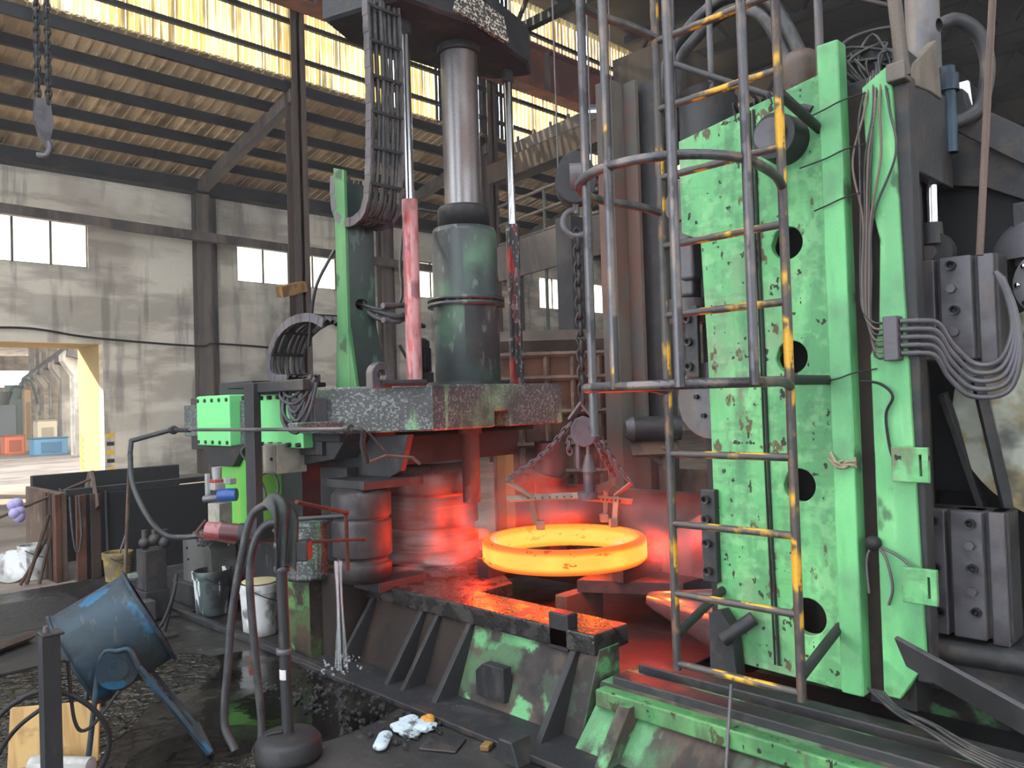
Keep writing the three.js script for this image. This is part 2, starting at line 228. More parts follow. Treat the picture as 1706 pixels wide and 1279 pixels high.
for (const x of colX) {
  struct('roof_rafter', bar([x, roofY(-21.9) - 0.18, -21.9], [x, roofY(-16.6) - 0.18, -16.6], 0.24, 0.3), MT.column, roofG);
  struct('wall_column', [span(x - 0.2, x + 0.2, 0, 7.9, -22, -21.97, 0), span(x - 0.2, x + 0.2, 0, 7.9, -21.72, -21.69, 0), span(x - 0.02, x + 0.02, 0, 7.9, -22, -21.7, 0), span(x + 0.2, x + 0.5, 0, 7.8, -22, -21.96, 0)], MT.column);
}
for (const x of colX) if (x > 4) struct('hall_column', [span(x - 0.18, x + 0.18, 0, 12, -16.78, -16.75, 0), span(x - 0.18, x + 0.18, 0, 12, -16.45, -16.42, 0), span(x - 0.04, x + 0.04, 0, 12, -16.78, -16.42, 0)], tint(MT.column, 0xc8b8b0));
const trunk = struct('cable_trunking', bar([-6, 6.72, -21.3], [22, 6.32, -21.3], 0.24, 0.2), MT.column); info(trunk, 'grey cable duct running along the back wall across the windows', 'cable duct'); trunk.userData.kind = 'thing';
// clerestory of translucent sheets above the lean-to, girts, runway girder
const clear = mat({ size: 512, rep: 6, base: [222, 208, 158], rough: 0.9, grain: 0.02, layers: [{ c: [250, 240, 200], f: [70, 3], o: 2, t: 0.62, s: 0.05, a: 0.95 }, { c: [250, 246, 226], f: [7, 3], o: 5, t: 0.56, s: 0.12, a: 0.6 }, { c: [120, 108, 74], f: [60, 4], o: 3, t: 0.6, s: 0.1, a: 0.5 }], extra: { transmission: 0.42, thickness: 0 }, Kind: THREE.MeshPhysicalMaterial });
const wallC = new THREE.Group(); wallC.name = 'wall_clerestory'; wallC.userData.kind = 'structure'; scene.add(wallC); baseOf.set(wallC, [0, 0, 0]);
for (let x = XW, k = 0; x < XE; x += 1.0, k++) {
  const opaque = x > 13.2 && x < 17, s = [], n = 12;
  for (let j = 0; j < n; j++) s.push(bx(1.02 / n, 4.55, 0.006, [x + (j + 0.5) / n, 11.72, -16.62 + (j % 2 ? 0.018 : 0)], [0, j % 2 ? 0.5 : -0.5, 0]));
  mesh(opaque ? 'cladding_sheet' : 'translucent_sheet', s, opaque ? MT.black : clear, wallC);
}
for (const y of [9.9, 10.75, 11.8, 13]) struct('girt', span(XW, XE, y - 0.05, y + 0.05, -16.58, -16.48, 0), MT.dark, wallC);

const oxide = mat({ size: 256, rep: 3, base: [122, 70, 52], rough: 0.8, layers: [{ c: [84, 52, 44], f: [5, 5], t: 0.55, s: 0.15, a: 0.8 }] });
const girder = struct('runway_girder', [span(XW, XE, 10.92, 10.96, -16.3, -15.75, 0), span(XW, XE, 10.96, 12.2, -16.05, -15.99, 0), span(XW, XE, 12.2, 12.26, -16.3, -15.75, 0)], oxide);
for (let x = XW + 1; x < XE; x += 1.6) mesh('stiffener', bx(0.03, 1.24, 0.5, [x, 11.58, -16.02]), MT.column, girder);
for (const x of [16.5, 22, 27.5, 33, 38.5]) {
  const g = [span(x - 0.12, x + 0.12, 12.3, 12.55, -16, ZS, 0), span(x - 0.12, x + 0.12, 13.7, 13.95, -16, ZS, 0)];
  for (let z = -16; z < ZS - 1; z += 2) g.push(bar([x, 12.4, z], [x, 13.8, z + 1], 0.1, 0.1), bar([x, 13.8, z + 1], [x, 12.4, z + 2], 0.1, 0.1));
  struct('roof_truss', g, MT.dark);
}
// ---------- the second hall across the yard, seen through the gate ----------
struct('far_floor', slabXZ(-50, 40, -90, -36, -0.02, 0.02), MT.concrete);
struct('far_roof', slabXZ(-50, 40, -90, -36, 7.6, 7.9), MT.roof);
struct('far_wall', wallXY(-50, 40, 0, 7.7, -90.3, -90, [[-48, 4.6, 36, 6.2], [-48, 1.6, 36, 3.2]]), MT.wall);
struct('far_wall', wallZY(-90, -36, 0, 7.7, 36, 36.3), MT.wall);
const farBeam = [[10.6, 4.42, -36.2], [17.4, 4.42, -72]];
const farPale = tint(MT.wall, 0xffffff);
const beam = solo('crane_runway_beam', [bar(farBeam[0], farBeam[1], 0.5, 0.6)], MT.column, 'long concrete crane beam on corbelled columns in the hall beyond the gate', 'beam');
for (let k = 0; k < 7; k++) {
  const t = k / 6.6, x = 10.6 + 6.8 * t, z = -37 - 35.8 * t;
  const cN = ['nearest the gate opening edge', 'second inside', 'third inside', 'fourth inside', 'fifth inside', 'sixth inside', 'deepest inside'][k];
  solo('concrete_column', [plateZ([[x + 0.1, 0], [x + 0.75, 0], [x + 0.75, 7.6], [x + 0.4, 7.6], [x + 0.4, 4.9], [x - 0.3, 4.25], [x - 0.3, 4.0], [x + 0.1, 3.4]], z - 0.3, z + 0.3)], farPale, `pale concrete column with a sloped corbel, ${cN} the hall across the yard`, 'column', 'corbelled columns of the far hall');
}
// ---------- the ring mill ----------
const MX = 4.08, MZ = -4.55;
{ // bed with its table beam and ribs
  const t = thing('mill_bed', 'long dark mill bed with peeling green paint and slanted ribs under the glowing ring', 'machine bed', [3, 0, -3.5]);
  mesh('bed_side', [plateZ([[2.95, 0], [3.58, 0], [3.58, 0.3], [3.2, 0.3], [3.16, 0.2]], -2.62, 1.2)], MT.peel, t); mesh('bed_side', [span(4.42, 5.6, 0, 0.3, -2.62, 1.2)], MT.peel, t); mesh('bed_floor', [span(3.58, 4.42, 0, 0.08, -2.62, 1.2)], MT.black, t);
  mesh('bed_side', [plateZ([[3.06, 0], [3.4, 0], [3.4, 0.44], [3.24, 0.44]], -4.75, -3.64)], MT.peelDark, t); mesh('bed_side', [plateZ([[3.06, 0], [3.4, 0], [3.4, 0.44], [3.24, 0.44]], -3.64, -2.66)], MT.peel, t);
  mesh('flange', [span(3.12, 3.24, 0.2, 0.29, -2.6, 1.2, 0.012)], tint(MT.green, 0xb8c4b4), t);
  mesh('rail', [span(3.2, 3.32, 0.28, 0.345, -2.55, 1.2), span(3.42, 3.52, 0.28, 0.35, -2.55, 1.2), span(4.4, 4.6, 0.28, 0.35, -2.4, 1.2)], MT.black, t);
  mesh('table_beam', [span(3.2, 3.5, 0.415, 0.525, -4.75, -2.66, 0.012)], MT.wet, t);
  mesh('stop_block', [span(3.2, 3.29, 0.4, 0.6, -2.98, -2.84, 0.01)], MT.black, t);
  for (const [z, w] of [[-4.62, 0.03], [-4.08, 0.035], [-3.92, 0.03], [-3.62, 0.04], [-2.8, 0.04]]) mesh('rib', [plateZ([[2.9, 0.03], [3.1, 0.03], [3.28, 0.418], [3.19, 0.418]], z - w * 0.4, z + w * 0.4)], MT.black, t);
  mesh('end_rib', [plateZ([[2.86, 0.0], [3.08, 0.26], [3.2, 0.26], [3.2, 0.0]], -2.42, -2.36)], MT.peel, t);
  mesh('foot', [span(2.78, 3.1, 0, 0.035, -4.9, 1.2)], MT.black, t);
  mesh('cover_plate', [plateX([[-3.42, 0.09], [-3.2, 0.09], [-3.2, 0.27], [-3.36, 0.27], [-3.42, 0.22]], 3.06, 3.12)], MT.black, t);
}
{ // work table round the ring
  const t = thing('work_table', 'dark scaled steel table plates around the pit under the glowing ring', 'work table', [4.3, 0.3, -4]);
  mesh('table_plate', [plateY([[3.5, -5.4], [5.4, -5.4], [5.4, -4.3], [4.1, -4.3], [3.86, -3.92], [3.5, -3.9]], 0.42, 0.5)], MT.wet, t);
  mesh('table_plate', [plateY([[4.2, -3.62], [5.4, -3.9], [5.4, -2.9], [4.55, -3.0]], 0.42, 0.5)], MT.black, t);
  mesh('pit_floor', [span(3.42, 5.5, 0.1, 0.16, -4.3, -2.64)], MT.black, t);
  mesh('pit_wall', [span(5.4, 5.5, 0.1, 0.98, -5.4, -2.3)], MT.peelDark, t); mesh('pit_divider', [span(4.05, 4.45, 0.16, 0.42, -3.7, -3.6)], MT.rust, t);
  mesh('support_bar', [span(3.86, 4.5, 0.5, 0.635, -4.27, -4.15)], MT.black, t); mesh('support_bar', [span(4.3, 4.9, 0.5, 0.635, -3.4, -3.3)], MT.black, t);
}
const hot = (() => { // the hot ring: scale specks over orange edges and a yellow middle
  const n = 512, d = new Uint8Array(n * n * 4);
  for (let y = 0; y < n; y++) for (let x = 0; x < n; x++) {
    const u = x / n, v = y / n, i = (y * n + x) * 4;
    // v runs round the section: outer face, top, bore, underside
    const edge = (a, b) => Math.min(v - a, b - v) / (b - a) * 2;
    let q = v < 0.36 ? sm(0, 0.55, edge(0, 0.36)) : v < 0.5 ? 0.1 : v < 0.86 ? 0.55 + 0.6 * sm(0.0, 0.6, edge(0.5, 0.86)) : 0.1;
    q *= 0.86 + 0.28 * fbm(u, v, 24, 6, 4, 5);
    let r = 1, g = 0.14 + 0.44 * q, b = 0.012 + 0.07 * q * q + (v > 0.5 && v < 0.86 ? 0.25 * sm(0.62, 0.8, fbm(u, v, 5, 2, 2, 77)) : 0);
    const sc = sm(0.66, 0.7, fbm(u, v, 60, 14, 4, 9)) * sm(0.42, 0.56, fbm(u, v, 6, 7, 3, 19)) * (v > 0.5 ? 0.4 : 0.9);
    r *= 1 - sc * 0.55; g *= 1 - sc * 0.8; b *= 1 - sc;
    d[i] = 255 * r; d[i + 1] = 255 * Math.min(1, g); d[i + 2] = 255 * Math.min(1, b); d[i + 3] = 255;
  }
  const t = texture(d, n, false, 1); return t;
})();
const RC = [4.185, 0.637, -3.72], RO = 0.57, RI = 0.495, RH = 0.16;
{
  const e = 0.02, prof = [[RO - e, 0], [RO, e], [RO, RH - e], [RO - e, RH], [RI + e, RH], [RI, RH - e], [RI, e], [RI + e, 0], [RO - e, 0]];
  const at = [0, 0.03, 0.33, 0.36, 0.5, 0.53, 0.83, 0.86, 1];
  const g = new THREE.LatheGeometry(prof.map((p) => new THREE.Vector2(...p)), 96);
  const uv = g.attributes.uv; for (let i = 0; i < uv.count; i++) uv.setXY(i, uv.getX(i), at[Math.round(uv.getY(i) * 8)]);
  const o = new THREE.Mesh(g, new THREE.MeshStandardMaterial({ color: 0x3a1a10, roughness: 0.9, emissive: 0xffffff, emissiveMap: hot, emissiveIntensity: 1.12 }));
  o.name = 'glowing_steel_ring'; o.position.set(...RC); scene.add(info(o, 'large red-hot steel ring glowing yellow and orange on the mill table', 'steel ring'));
  for (let k = 0; k < 8; k++) { const a = k / 8 * 6.2832 + 0.2, l = new THREE.PointLight(0xff3410, 1.25); l.name = 'ring_glow'; l.position.set(RC[0] + Math.cos(a) * (RO + 0.05), RC[1] + RH / 2, RC[2] + Math.sin(a) * (RO + 0.05)); l.shadow.radius = 2; l.castShadow = true; scene.add(l); }
  for (let k = 0; k < 3; k++) { const a = k / 3 * 6.2832, l = new THREE.PointLight(0xff4210, 1.0); l.name = 'bore_glow'; l.position.set(RC[0] + Math.cos(a) * 0.3, RC[1] + RH / 2, RC[2] + Math.sin(a) * 0.3); l.shadow.radius = 2; l.castShadow = true; scene.add(l); }
}
{ // crown slab and machine body behind it
  const t = thing('ring_mill', 'heavy grime-speckled mill frame with thick overhanging crown slab and green bolted side panels', 'mill frame', [4.08, 0, -5.5]);
  const notched = plateY([[2.96, -4.68], [3.43, -4.2], [3.985, -4.2], [3.985, -4.36], [4.16, -4.36], [4.16, -4.2], [4.73, -4.2], [5.2, -4.7], [5.2, -5.1], [2.96, -5.1]], 1.575, 1.69, [], 0.012);
  mesh('crown_slab', [plateY([[2.96, -4.68], [3.43, -4.2], [4.73, -4.2], [5.2, -4.7], [5.2, -5.1], [2.96, -5.1]], 1.69, 1.865, [], 0.012), notched], MT.grimeGreen, t);
  mesh('slab_skin', [span(3.05, 5.0, 1.5, 1.58, -6.9, -4.75)], MT.dark, t);
  mesh('side_panel', [span(2.97, 3.06, 1.455, 1.85, -5.72, -5.1, 0.012)], MT.panel, t);
  mesh('side_panel', [span(2.95, 3.12, 1.45, 1.87, -6.82, -6.2, 0.012)], MT.panel, t);
  mesh('body_core', [span(3.06, 5.0, 1.4, 1.86, -7.2, -5.0), span(3.3, 5.0, 0, 1.5, -7.4, -5.7)], MT.black, t);
  mesh('tail_block', [span(3.02, 3.6, 1.52, 1.8, -7.25, -6.82)], MT.grimeGreen, t); mesh('middle_block', [span(3.04, 3.5, 1.46, 1.82, -6.2, -5.72)], MT.grimeGreen, t);
  mesh('top_box', [span(3.1, 3.5, 1.86, 1.98, -6.7, -6.1)], MT.black, t);
  mesh('leg_column', [span(3.08, 3.34, 0.78, 1.42, -6.66, -6.02, 0.012)], mat({ size: 256, rep: 0.8, base: [92, 178, 74], rough: 0.5, layers: [{ c: [128, 170, 70], f: [10, 2], t: 0.58, s: 0.1, a: 0.8 }] }), t);
  mesh('taper_skirt', [plateX([[-6.9, 1.46], [-6.1, 1.46], [-6.3, 1.28], [-6.65, 1.28]], 3.02, 3.5), plateX([[-5.72, 1.46], [-4.7, 1.56], [-4.9, 1.38], [-5.5, 1.3]], 3.1, 3.5)], MT.black, t);
  const bolt = proto([hex(0.018, 0.03, [0, 0, 0], [1, 0, 0])], MT.black);
  for (const [z0, z1] of [[-5.68, -5.14], [-6.78, -6.24]]) for (let k = 0; k < 5; k++) { piece('bolt', bolt, t, [2.955, 1.48, z0 + (z1 - z0) * k / 4]); piece('bolt', bolt, t, [2.955, 1.83, z0 + (z1 - z0) * k / 4]); }
  mesh('shroud', [plateX([[-5.28, 1.16], [-5.28, 1.36], [-4.98, 1.52], [-4.3, 1.54], [-4.4, 1.3], [-4.75, 1.16]], 3.3, 3.34), plateX([[-5.25, 0.3], [-5.25, 1.3], [-4.9, 1.3], [-4.9, 0.3]], 3.2, 3.4)], MT.black, t);
  mesh('lower_leg', [span(2.92, 3.3, 0, 0.62, -5.3, -4.98)], tint(MT.peel, 0xf0e0c0), t); mesh('lower_leg', [span(3.0, 3.4, 0, 0.6, -4.95, -4.7)], MT.peelDark, t);
  mesh('bearing_housing', [span(3.45, 4.8, 1.3, 1.55, -5.6, -4.75)], MT.dark, t);
}
{ // crown machinery: main ram
  const t = thing('main_ram', 'big grey hydraulic ram with a dull steel piston standing on the crown slab', 'hydraulic cylinder', [MX, 1.865, MZ]);
  mesh('barrel', [lathe([[0, 0], [0.25, 0], [0.25, 0.6], [0.295, 0.605], [0.295, 0.635], [0.25, 0.64]], [MX, 1.865, MZ]), lathe([[0.25, 0], [0.295, 0], [0.295, 0.03], [0.25, 0.035], [0.25, 0.52], [0.235, 0.56], [0, 0.56]], [MX, 2.51, MZ])], MT.drumGreen, t);
  mesh('gland', [lathe([[0, 0], [0.2, 0], [0.2, 0.15], [0.185, 0.17], [0, 0.17]], [MX, 3.07, MZ])], MT.black, t);
  mesh('piston', [cy(0.142, 0.142, 1.36, [MX, 3.9, MZ], undefined, 40)], mat({ size: 256, rep: 1.5, base: [134, 130, 132], rough: 0.32, metal: 0.75, layers: [{ c: [104, 90, 84], f: [5, 2], t: 0.55, s: 0.2, a: 0.8, r: 0.5 }] }), t);
  const nut = proto([hex(0.019, 0.07, [0, 0, 0], [0, 1, 0])], MT.black);
  for (let k = 0; k < 20; k++) { const a = k / 20 * 6.2832; piece('flange_bolt', nut, t, [MX + Math.cos(a) * 0.273, 2.505, MZ + Math.sin(a) * 0.273]); }
  mesh('base_flange', [cy(0.31, 0.31, 0.04, [MX, 1.885, MZ])], MT.black, t);
}
for (const [x, z, m, lbl, n] of [[3.5, -4.47, 'redPaint', 'slim lifting cylinder with worn pink-red barrel left of the big ram', 0], [4.66, -4.6, 'redDark', 'slim lifting cylinder with blackened red barrel right of the big ram', 1]]) {
  const t = thing('lift_cylinder', lbl, 'hydraulic cylinder', [x, 1.865, z], 'lifting cylinders of the crown');
  mesh('barrel', [cy(0.056, 0.056, 1.33, [x, 2.53, z]), cy(0.07, 0.07, 0.03, [x, 1.88, z])], MT[m], t);
  mesh('rod', [cy(0.033, 0.033, 1.3, [x, 3.84, z])], MT.chrome, t);
  mesh('rod_eye', [cy(0.05, 0.044, 0.12, [x, 4.44, z])], MT.black, t);
}
{
  const t = thing('crosshead', 'dark steel crosshead joining the tops of the ram and both lifting cylinders', 'crosshead', [MX, 4.42, MZ]);
  mesh('beam', [plateY([[3.1, -4.85], [3.3, -4.25], [3.9, -4.2], [4.7, -4.42], [4.86, -4.55], [4.7, -4.8], [4.2, -4.95], [3.4, -5]], 4.5, 4.8, [], 0.02)], MT.black, t);
  mesh('clamp_ring', [cy(0.17, 0.16, 0.12, [MX, 4.48, MZ])], MT.black, t);
  mesh('chip_tray', [plateZ([[3.72, 4.52], [4.25, 4.44], [4.2, 4.62], [3.78, 4.72]], -4.2, -4.17)], mat({ size: 256, rep: 0.3, base: [44, 42, 42], layers: [{ c: [208, 198, 178], f: [26, 26], o: 3, t: 0.56, s: 0.05, a: 0.9 }] }), t);
  mesh('upper_rod', [cy(0.1, 0.1, 0.8, [MX, 5.2, MZ])], MT.steel, t);
}
{
  const t = thing('main_roll', 'large banded steel main roll under the crown slab, lit red beside the ring', 'roll', [MX, 0.5, -5.08]);
  mesh('roll_body', [lathe([[0, 0.0], [0.36, 0], [0.4, 0.03], [0.4, 0.2], [0.37, 0.21], [0.37, 0.29], [0.4, 0.3], [0.4, 0.5], [0.385, 0.51], [0.385, 0.54], [0.4, 0.55], [0.4, 0.7], [0.34, 0.77], [0, 0.78]], [MX, 0.5, -5.08], 56)], mat({ size: 256, rep: 1, base: [112, 100, 96], rough: 0.42, metal: 0.3, layers: [{ c: [84, 72, 68], f: [2, 20], t: 0.5, s: 0.15, a: 0.8 }, { c: [150, 140, 136], f: [2, 30], t: 0.64, s: 0.06, a: 0.6 }] }), t);
  mesh('shaft', [cy(0.3, 0.3, 0.24, [MX, 1.4, -5.08])], MT.steel, t);
}
solo('mandrel', [cy(0.068, 0.068, 0.62, [MX + 0.0, 1.3, MZ]), cy(0.09, 0.09, 0.1, [MX, 1.56, MZ])], MT.rust, 'short dark mandrel hanging under the notch of the crown slab', 'mandrel');
{
  const t = thing('centring_roll', 'banded dark steel centring roll beside the water stream, lit orange on one edge', 'roll', [3.05, 0.58, -4.62]);
  mesh('roll_body', [lathe([[0, 0], [0.15, 0], [0.19, 0.04], [0.2, 0.12], [0.17, 0.13], [0.17, 0.17], [0.2, 0.18], [0.2, 0.4], [0.185, 0.41], [0.185, 0.43], [0.2, 0.44], [0.2, 0.58], [0.17, 0.62], [0, 0.62]], [3.1, 0.57, -4.58], 44)], tint(MT.steel, 0xb0a8a4), t);
  mesh('roll_arm', [span(3.0, 3.5, 1.19, 1.25, -4.85, -4.4)], MT.black, t); mesh('roll_arm', [span(3.1, 3.5, 0.5, 0.57, -4.8, -4.4)], MT.black, t);
}
{
  const t = thing('guide_roll_cylinder', 'small grimy green drum behind the red spray pipe frame', 'drum', [2.9, 0.56, -4.98]);
  mesh('drum_body', [lathe([[0, 0], [0.15, 0], [0.15, 0.03], [0.135, 0.04], [0.135, 0.36], [0.15, 0.37], [0.15, 0.4], [0, 0.4]], [2.93, 0.56, -5.0])], MT.grimeGreen, t);
}
// ---------- the axial roll stand on the right ----------
{
  const t = thing('roll_stand', 'tall green painted roll stand with a row of round holes behind the caged ladder', 'roll stand', [4.4, 0.35, -1.7]);
  const holes = [[-1.73, 2.455, 0.082], [-1.727, 1.914, 0.082], [-1.713, 1.312, 0.082], [-1.694, 0.702, 0.09]];
  mesh('face_plate', [plateX([[-2.3, 3.08], [-1.54, 3.2], [-1.54, 0.4], [-2.165, 0.42], [-2.17, 1.9], [-2.19, 2.55], [-2.3, 2.6]], 3.6, 3.64, holes)], MT.green, t);
  mesh('edge_strip', [span(3.555, 3.65, 0.4, 3.32, -1.535, -1.435, 0.01)], MT.greenClean, t);
  mesh('groove', [span(3.64, 3.72, 0.4, 3.1, -1.44, -1.28, 0)], MT.peelDark, t);
  mesh('right_plate', [plateX([[-1.35, 3.08], [-1.235, 3.15], [-1.19, 0.6], [-1.3, 0.42], [-1.36, 0.42], [-1.36, 1.9], [-1.32, 2.0], [-1.3, 2.4], [-1.34, 2.6]], 3.6, 3.66)], MT.greenClean, t);
  mesh('burnt_edge', [span(3.62, 3.72, 0.5, 3.1, -1.235, -1.17)], MT.black, t);
  mesh('core', [span(3.95, 5.2, 0.35, 3.05, -2.25, -1.45), span(3.72, 3.95, 0.35, 3.05, -2.28, -2.2), span(3.66, 4.0, 0.35, 3.0, -1.45, -1.25)], MT.dark, t);
  mesh('hood', [span(3.64, 4.08, 2.7, 3.22, -1.24, -1.18, 0.01), span(3.7, 4.3, 2.72, 3.16, -1.5, -1.2)], MT.black, t);
}
{ // caged ladder
  const lx = 3.1, z0 = -2.09, z1 = -1.5, k = 3.1 / 2.6;
  const t = thing('caged_ladder', 'worn yellow and black tubular ladder with safety cage hoops in front of the green stand', 'ladder', [lx, 0.5, -1.8]);
  for (const z of [z0, z1]) mesh('rail', [rod([lx, 0.5, z], [lx, 3.9, z], 0.0195)], MT.yellow, t);
  for (let y = 0.53; y < 3.8; y += 0.318) mesh('rung', [rod([lx, y, z0], [lx, y, z1], 0.0165)], MT.yellow, t);
  const cx = 2.73, cz = (z0 + z1) / 2;
  for (const y of [1.79, 2.61, 3.43]) {
    const p = [[lx, y - 0.02, z0], [lx - 0.12, y, z0 - 0.03]]; for (let a = 0; a <= 8; a++) { const q = -Math.PI / 2 - a / 8 * Math.PI; p.push([cx + Math.cos(q) * 0.37, y, cz + Math.sin(q) * 0.36]); } p.push([lx - 0.12, y, z1 + 0.03], [lx, y - 0.02, z1]);
    mesh('cage_hoop', [tube(p, 0.019, 60, 10)], MT.cage, t);
  }
  for (const [x, z, yb] of [[2.45, -2.0, 1.6], [2.36, -1.82, 1.78], [2.39, -1.56, 1.78], [2.66, -1.42, 1.78]]) mesh('cage_bar', [rod([x, yb, z], [x, 3.9, z], 0.018)], MT.cage, t);
  for (const [y, y2, z] of [[2.98, 2.95, z1], [1.8, 1.8, z1], [0.6, 0.68, z1], [0.66, 0.76, z0]]) mesh('bracket', [rod([lx, y, z], [3.6, y2, z - 0.05], 0.022)], MT.black, t);
}
// ---------- energy chains, post, cabinets and hoses on the mill ----------
function dragChain(name, label, path, x0, x1, group, nh = 5) {
  const c = new THREE.CatmullRomCurve3(path.map(([y, z]) => V(0, y, z)), false, 'catmullrom', 0.5), L = c.getLength(), n = Math.round(L / 0.06), P = c.getSpacedPoints(n);
  const t = thing(name, label, 'cable chain', [x0, Math.min(...path.map((p) => p[0])), path[0][1]], group);
  const seg = (i, w, h, l, x) => { const a = P[i], b = P[i + 1], d = b.clone().sub(a), g = new THREE.BoxGeometry(w, h, l * d.length()); g.rotateX(-Math.atan2(d.y, d.z)); g.translate(x, (a.y + b.y) / 2, (a.z + b.z) / 2); return g; };
  for (const x of [x0, x1]) { const g = []; for (let i = 0; i < n; i++) g.push(seg(i, 0.014 + (i % 2) * 0.006, 0.062, 1.18, x)); mesh('side_band', g, MT.grey, t); }
  for (let i = 2; i < n; i += 4) for (const off of [0.026, -0.026]) {
    const a = P[i], d = P[i + 1].clone().sub(P[i]).normalize();
    mesh('cross_bar', bx(x1 - x0, 0.011, 0.02, [(x0 + x1) / 2, a.y + d.z * off, a.z - d.y * off], [-Math.atan2(d.y, d.z), 0, 0]), MT.black, t);
  }
  for (let k = 0; k < nh; k++) { const x = x0 + (x1 - x0) * (k + 0.8) / (nh + 0.6), w = rnd(-0.012, 0.012); mesh('hose', tube(path.map(([y, z]) => [x + rnd(-0.008, 0.008), y + w, z + w]), 0.015, 50, 8), MT.hose, t); }
}
dragChain('cable_chain', 'grey cable chain hanging from the crosshead in a deep loop onto the green post', [[3.37, -4.815], [3.2, -4.82], [3.07, -4.77], [3.01, -4.62], [3.06, -4.46], [3.25, -4.4], [3.6, -4.37], [4.0, -4.36], [4.6, -4.38]], 3.1, 3.36, 'cable chains of the mill', 6);
dragChain('cable_chain', 'grey cable chain bent over in a low arch behind the green post', [[2.33, -4.84], [2.385, -5.0], [2.385, -5.25], [2.3, -5.48], [2.13, -5.61], [1.99, -5.58], [1.965, -5.35]], 3.0, 3.27, 'cable chains of the mill', 6);
{
  const t = thing('chain_post', 'tall grimy green and black steel post on the crown slab under the chain loop', 'post', [3.2, 1.865, -4.74]);
  mesh('side_plate', [plateX([[-4.8, 1.865], [-4.68, 1.865], [-4.68, 3.38], [-4.8, 3.42]], 3.095, 3.115)], tint(MT.greenClean, 0x98a49a), t);
  const s = shape([[3.115, 1.865], [3.43, 1.865], [3.33, 2.32], [3.33, 3.3], [3.115, 3.3]]), h = new THREE.Path(); h.absellipse(3.215, 2.455, 0.055, 0.042, 0, 6.3, true); s.holes.push(h);
  const f = extrude(s, 0.02, 0.003); f.translate(0, 0, -4.7);
  mesh('front_plate', [f], tint(MT.drumGreen, 0xb8d8c8), t);
  mesh('back_plate', [span(3.31, 3.33, 1.865, 3.3, -4.8, -4.7), span(3.115, 3.3, 1.865, 3.3, -4.8, -4.78)], MT.dark, t);
  mesh('gusset', [plateX([[-4.68, 1.865], [-4.6, 1.865], [-4.68, 2.3]], 3.1, 3.12), plateX([[-4.8, 1.865], [-4.85, 1.865], [-4.8, 2.5]], 3.1, 3.12)], tint(MT.greenClean, 0x848e86), t);
}
{
  const t = thing('lifting_lug', 'grey rounded lifting lug with an eye on the crown slab beside the post', 'lug', [3.1, 1.865, -4.3]);
  const s = shape([[3.02, 1.865], [3.17, 1.865], [3.17, 1.94]]); s.absarc(3.095, 1.95, 0.075, 0, Math.PI); s.holes.push(circle(3.095, 1.945, 0.037)); const g = extrude(s, 0.06, 0.006, 16); g.translate(0, 0, -4.36);
  mesh('eye_plate', [g], MT.grey, t);
  mesh('pin', [rod([3.08, 1.89, -4.27], [3.38, 1.89, -4.2], 0.022)], MT.black, t);
}
{
  const t = thing('electric_motor', 'small upright grey finned motor behind the pink-red lifting cylinder', 'motor', [4.05, 1.865, -5.1]);
  const g = [cy(0.075, 0.075, 0.2, [4.05, 2.1, -5.1])]; for (let k = 0; k < 18; k++) { const a = k / 18 * 6.283; g.push(bx(0.012, 0.19, 0.03, [4.05 + Math.cos(a) * 0.08, 2.1, -5.1 + Math.sin(a) * 0.08], [0, -a + Math.PI / 2, 0])); }
  mesh('finned_body', g, MT.black, t); mesh('fan_cover', [lathe([[0.085, 0], [0.085, 0.05], [0.05, 0.08], [0, 0.08]], [4.05, 2.2, -5.1])], MT.black, t);
  mesh('mount', [span(3.97, 4.13, 1.865, 2.0, -5.18, -5.02)], MT.black, t);
}
[[[3.25, 2.46, -4.74], [3.32, 2.4, -4.6], [3.42, 2.37, -4.52], [3.55, 2.42, -4.56], [3.7, 2.44, -4.7]], [[3.25, 2.45, -4.74], [3.3, 2.36, -4.62], [3.4, 2.33, -4.54], [3.52, 2.36, -4.58], [3.9, 2.35, -4.85]], [[3.22, 2.47, -4.74], [3.33, 2.42, -4.58], [3.5, 2.5, -4.6], [3.62, 2.85, -4.75], [3.75, 3.2, -4.8], [3.95, 3.22, -4.7]], [[3.1, 2.85, -4.83], [3.02, 2.6, -4.95], [3.06, 2.36, -5.1], [3.1, 2.2, -5.2]], [[3.7, 2.2, -4.9], [3.78, 2.05, -4.88], [3.74, 1.95, -4.8]]].forEach((p, i) =>
  solo('hydraulic_hose', tube(p, i < 2 ? 0.019 : 0.012, 40), MT.hose, ['thick black hose leaving the window of the green post, upper of two', 'thick black hose leaving the window of the green post, lower of two', 'thin black hose rising beside the big ram from the post window', 'thin black hose curling behind the green post above the chain arch', 'short thin hose curving down behind the pink-red cylinder'][i], 'hose', 'hoses on the crown'));
solo('hose_union', [span(3.56, 3.68, 2.36, 2.5, -4.66, -4.6), rod([3.6, 2.47, -4.62], [3.3, 2.44, -4.55], 0.02), rod([3.6, 2.38, -4.62], [3.3, 2.34, -4.55], 0.02)], MT.grey, 'grey hose union block behind the pink-red lifting cylinder', 'fitting');
{
  const t = thing('cable_rack', 'dark angle iron frame carrying the cable arch beside the green panels', 'frame', [2.72, 0.5, -5.28]);
  mesh('upright', [span(2.67, 2.73, 0.86, 1.93, -5.38, -5.24)], MT.black, t);
  mesh('top_rail', [span(2.7, 2.76, 1.86, 1.935, -5.42, -4.62), span(2.7, 3.3, 1.9, 1.935, -5.7, -5.3)], MT.black, t);
  mesh('hanger', [span(2.74, 2.76, 1.72, 1.88, -5.0, -4.97)], MT.black, t);
}
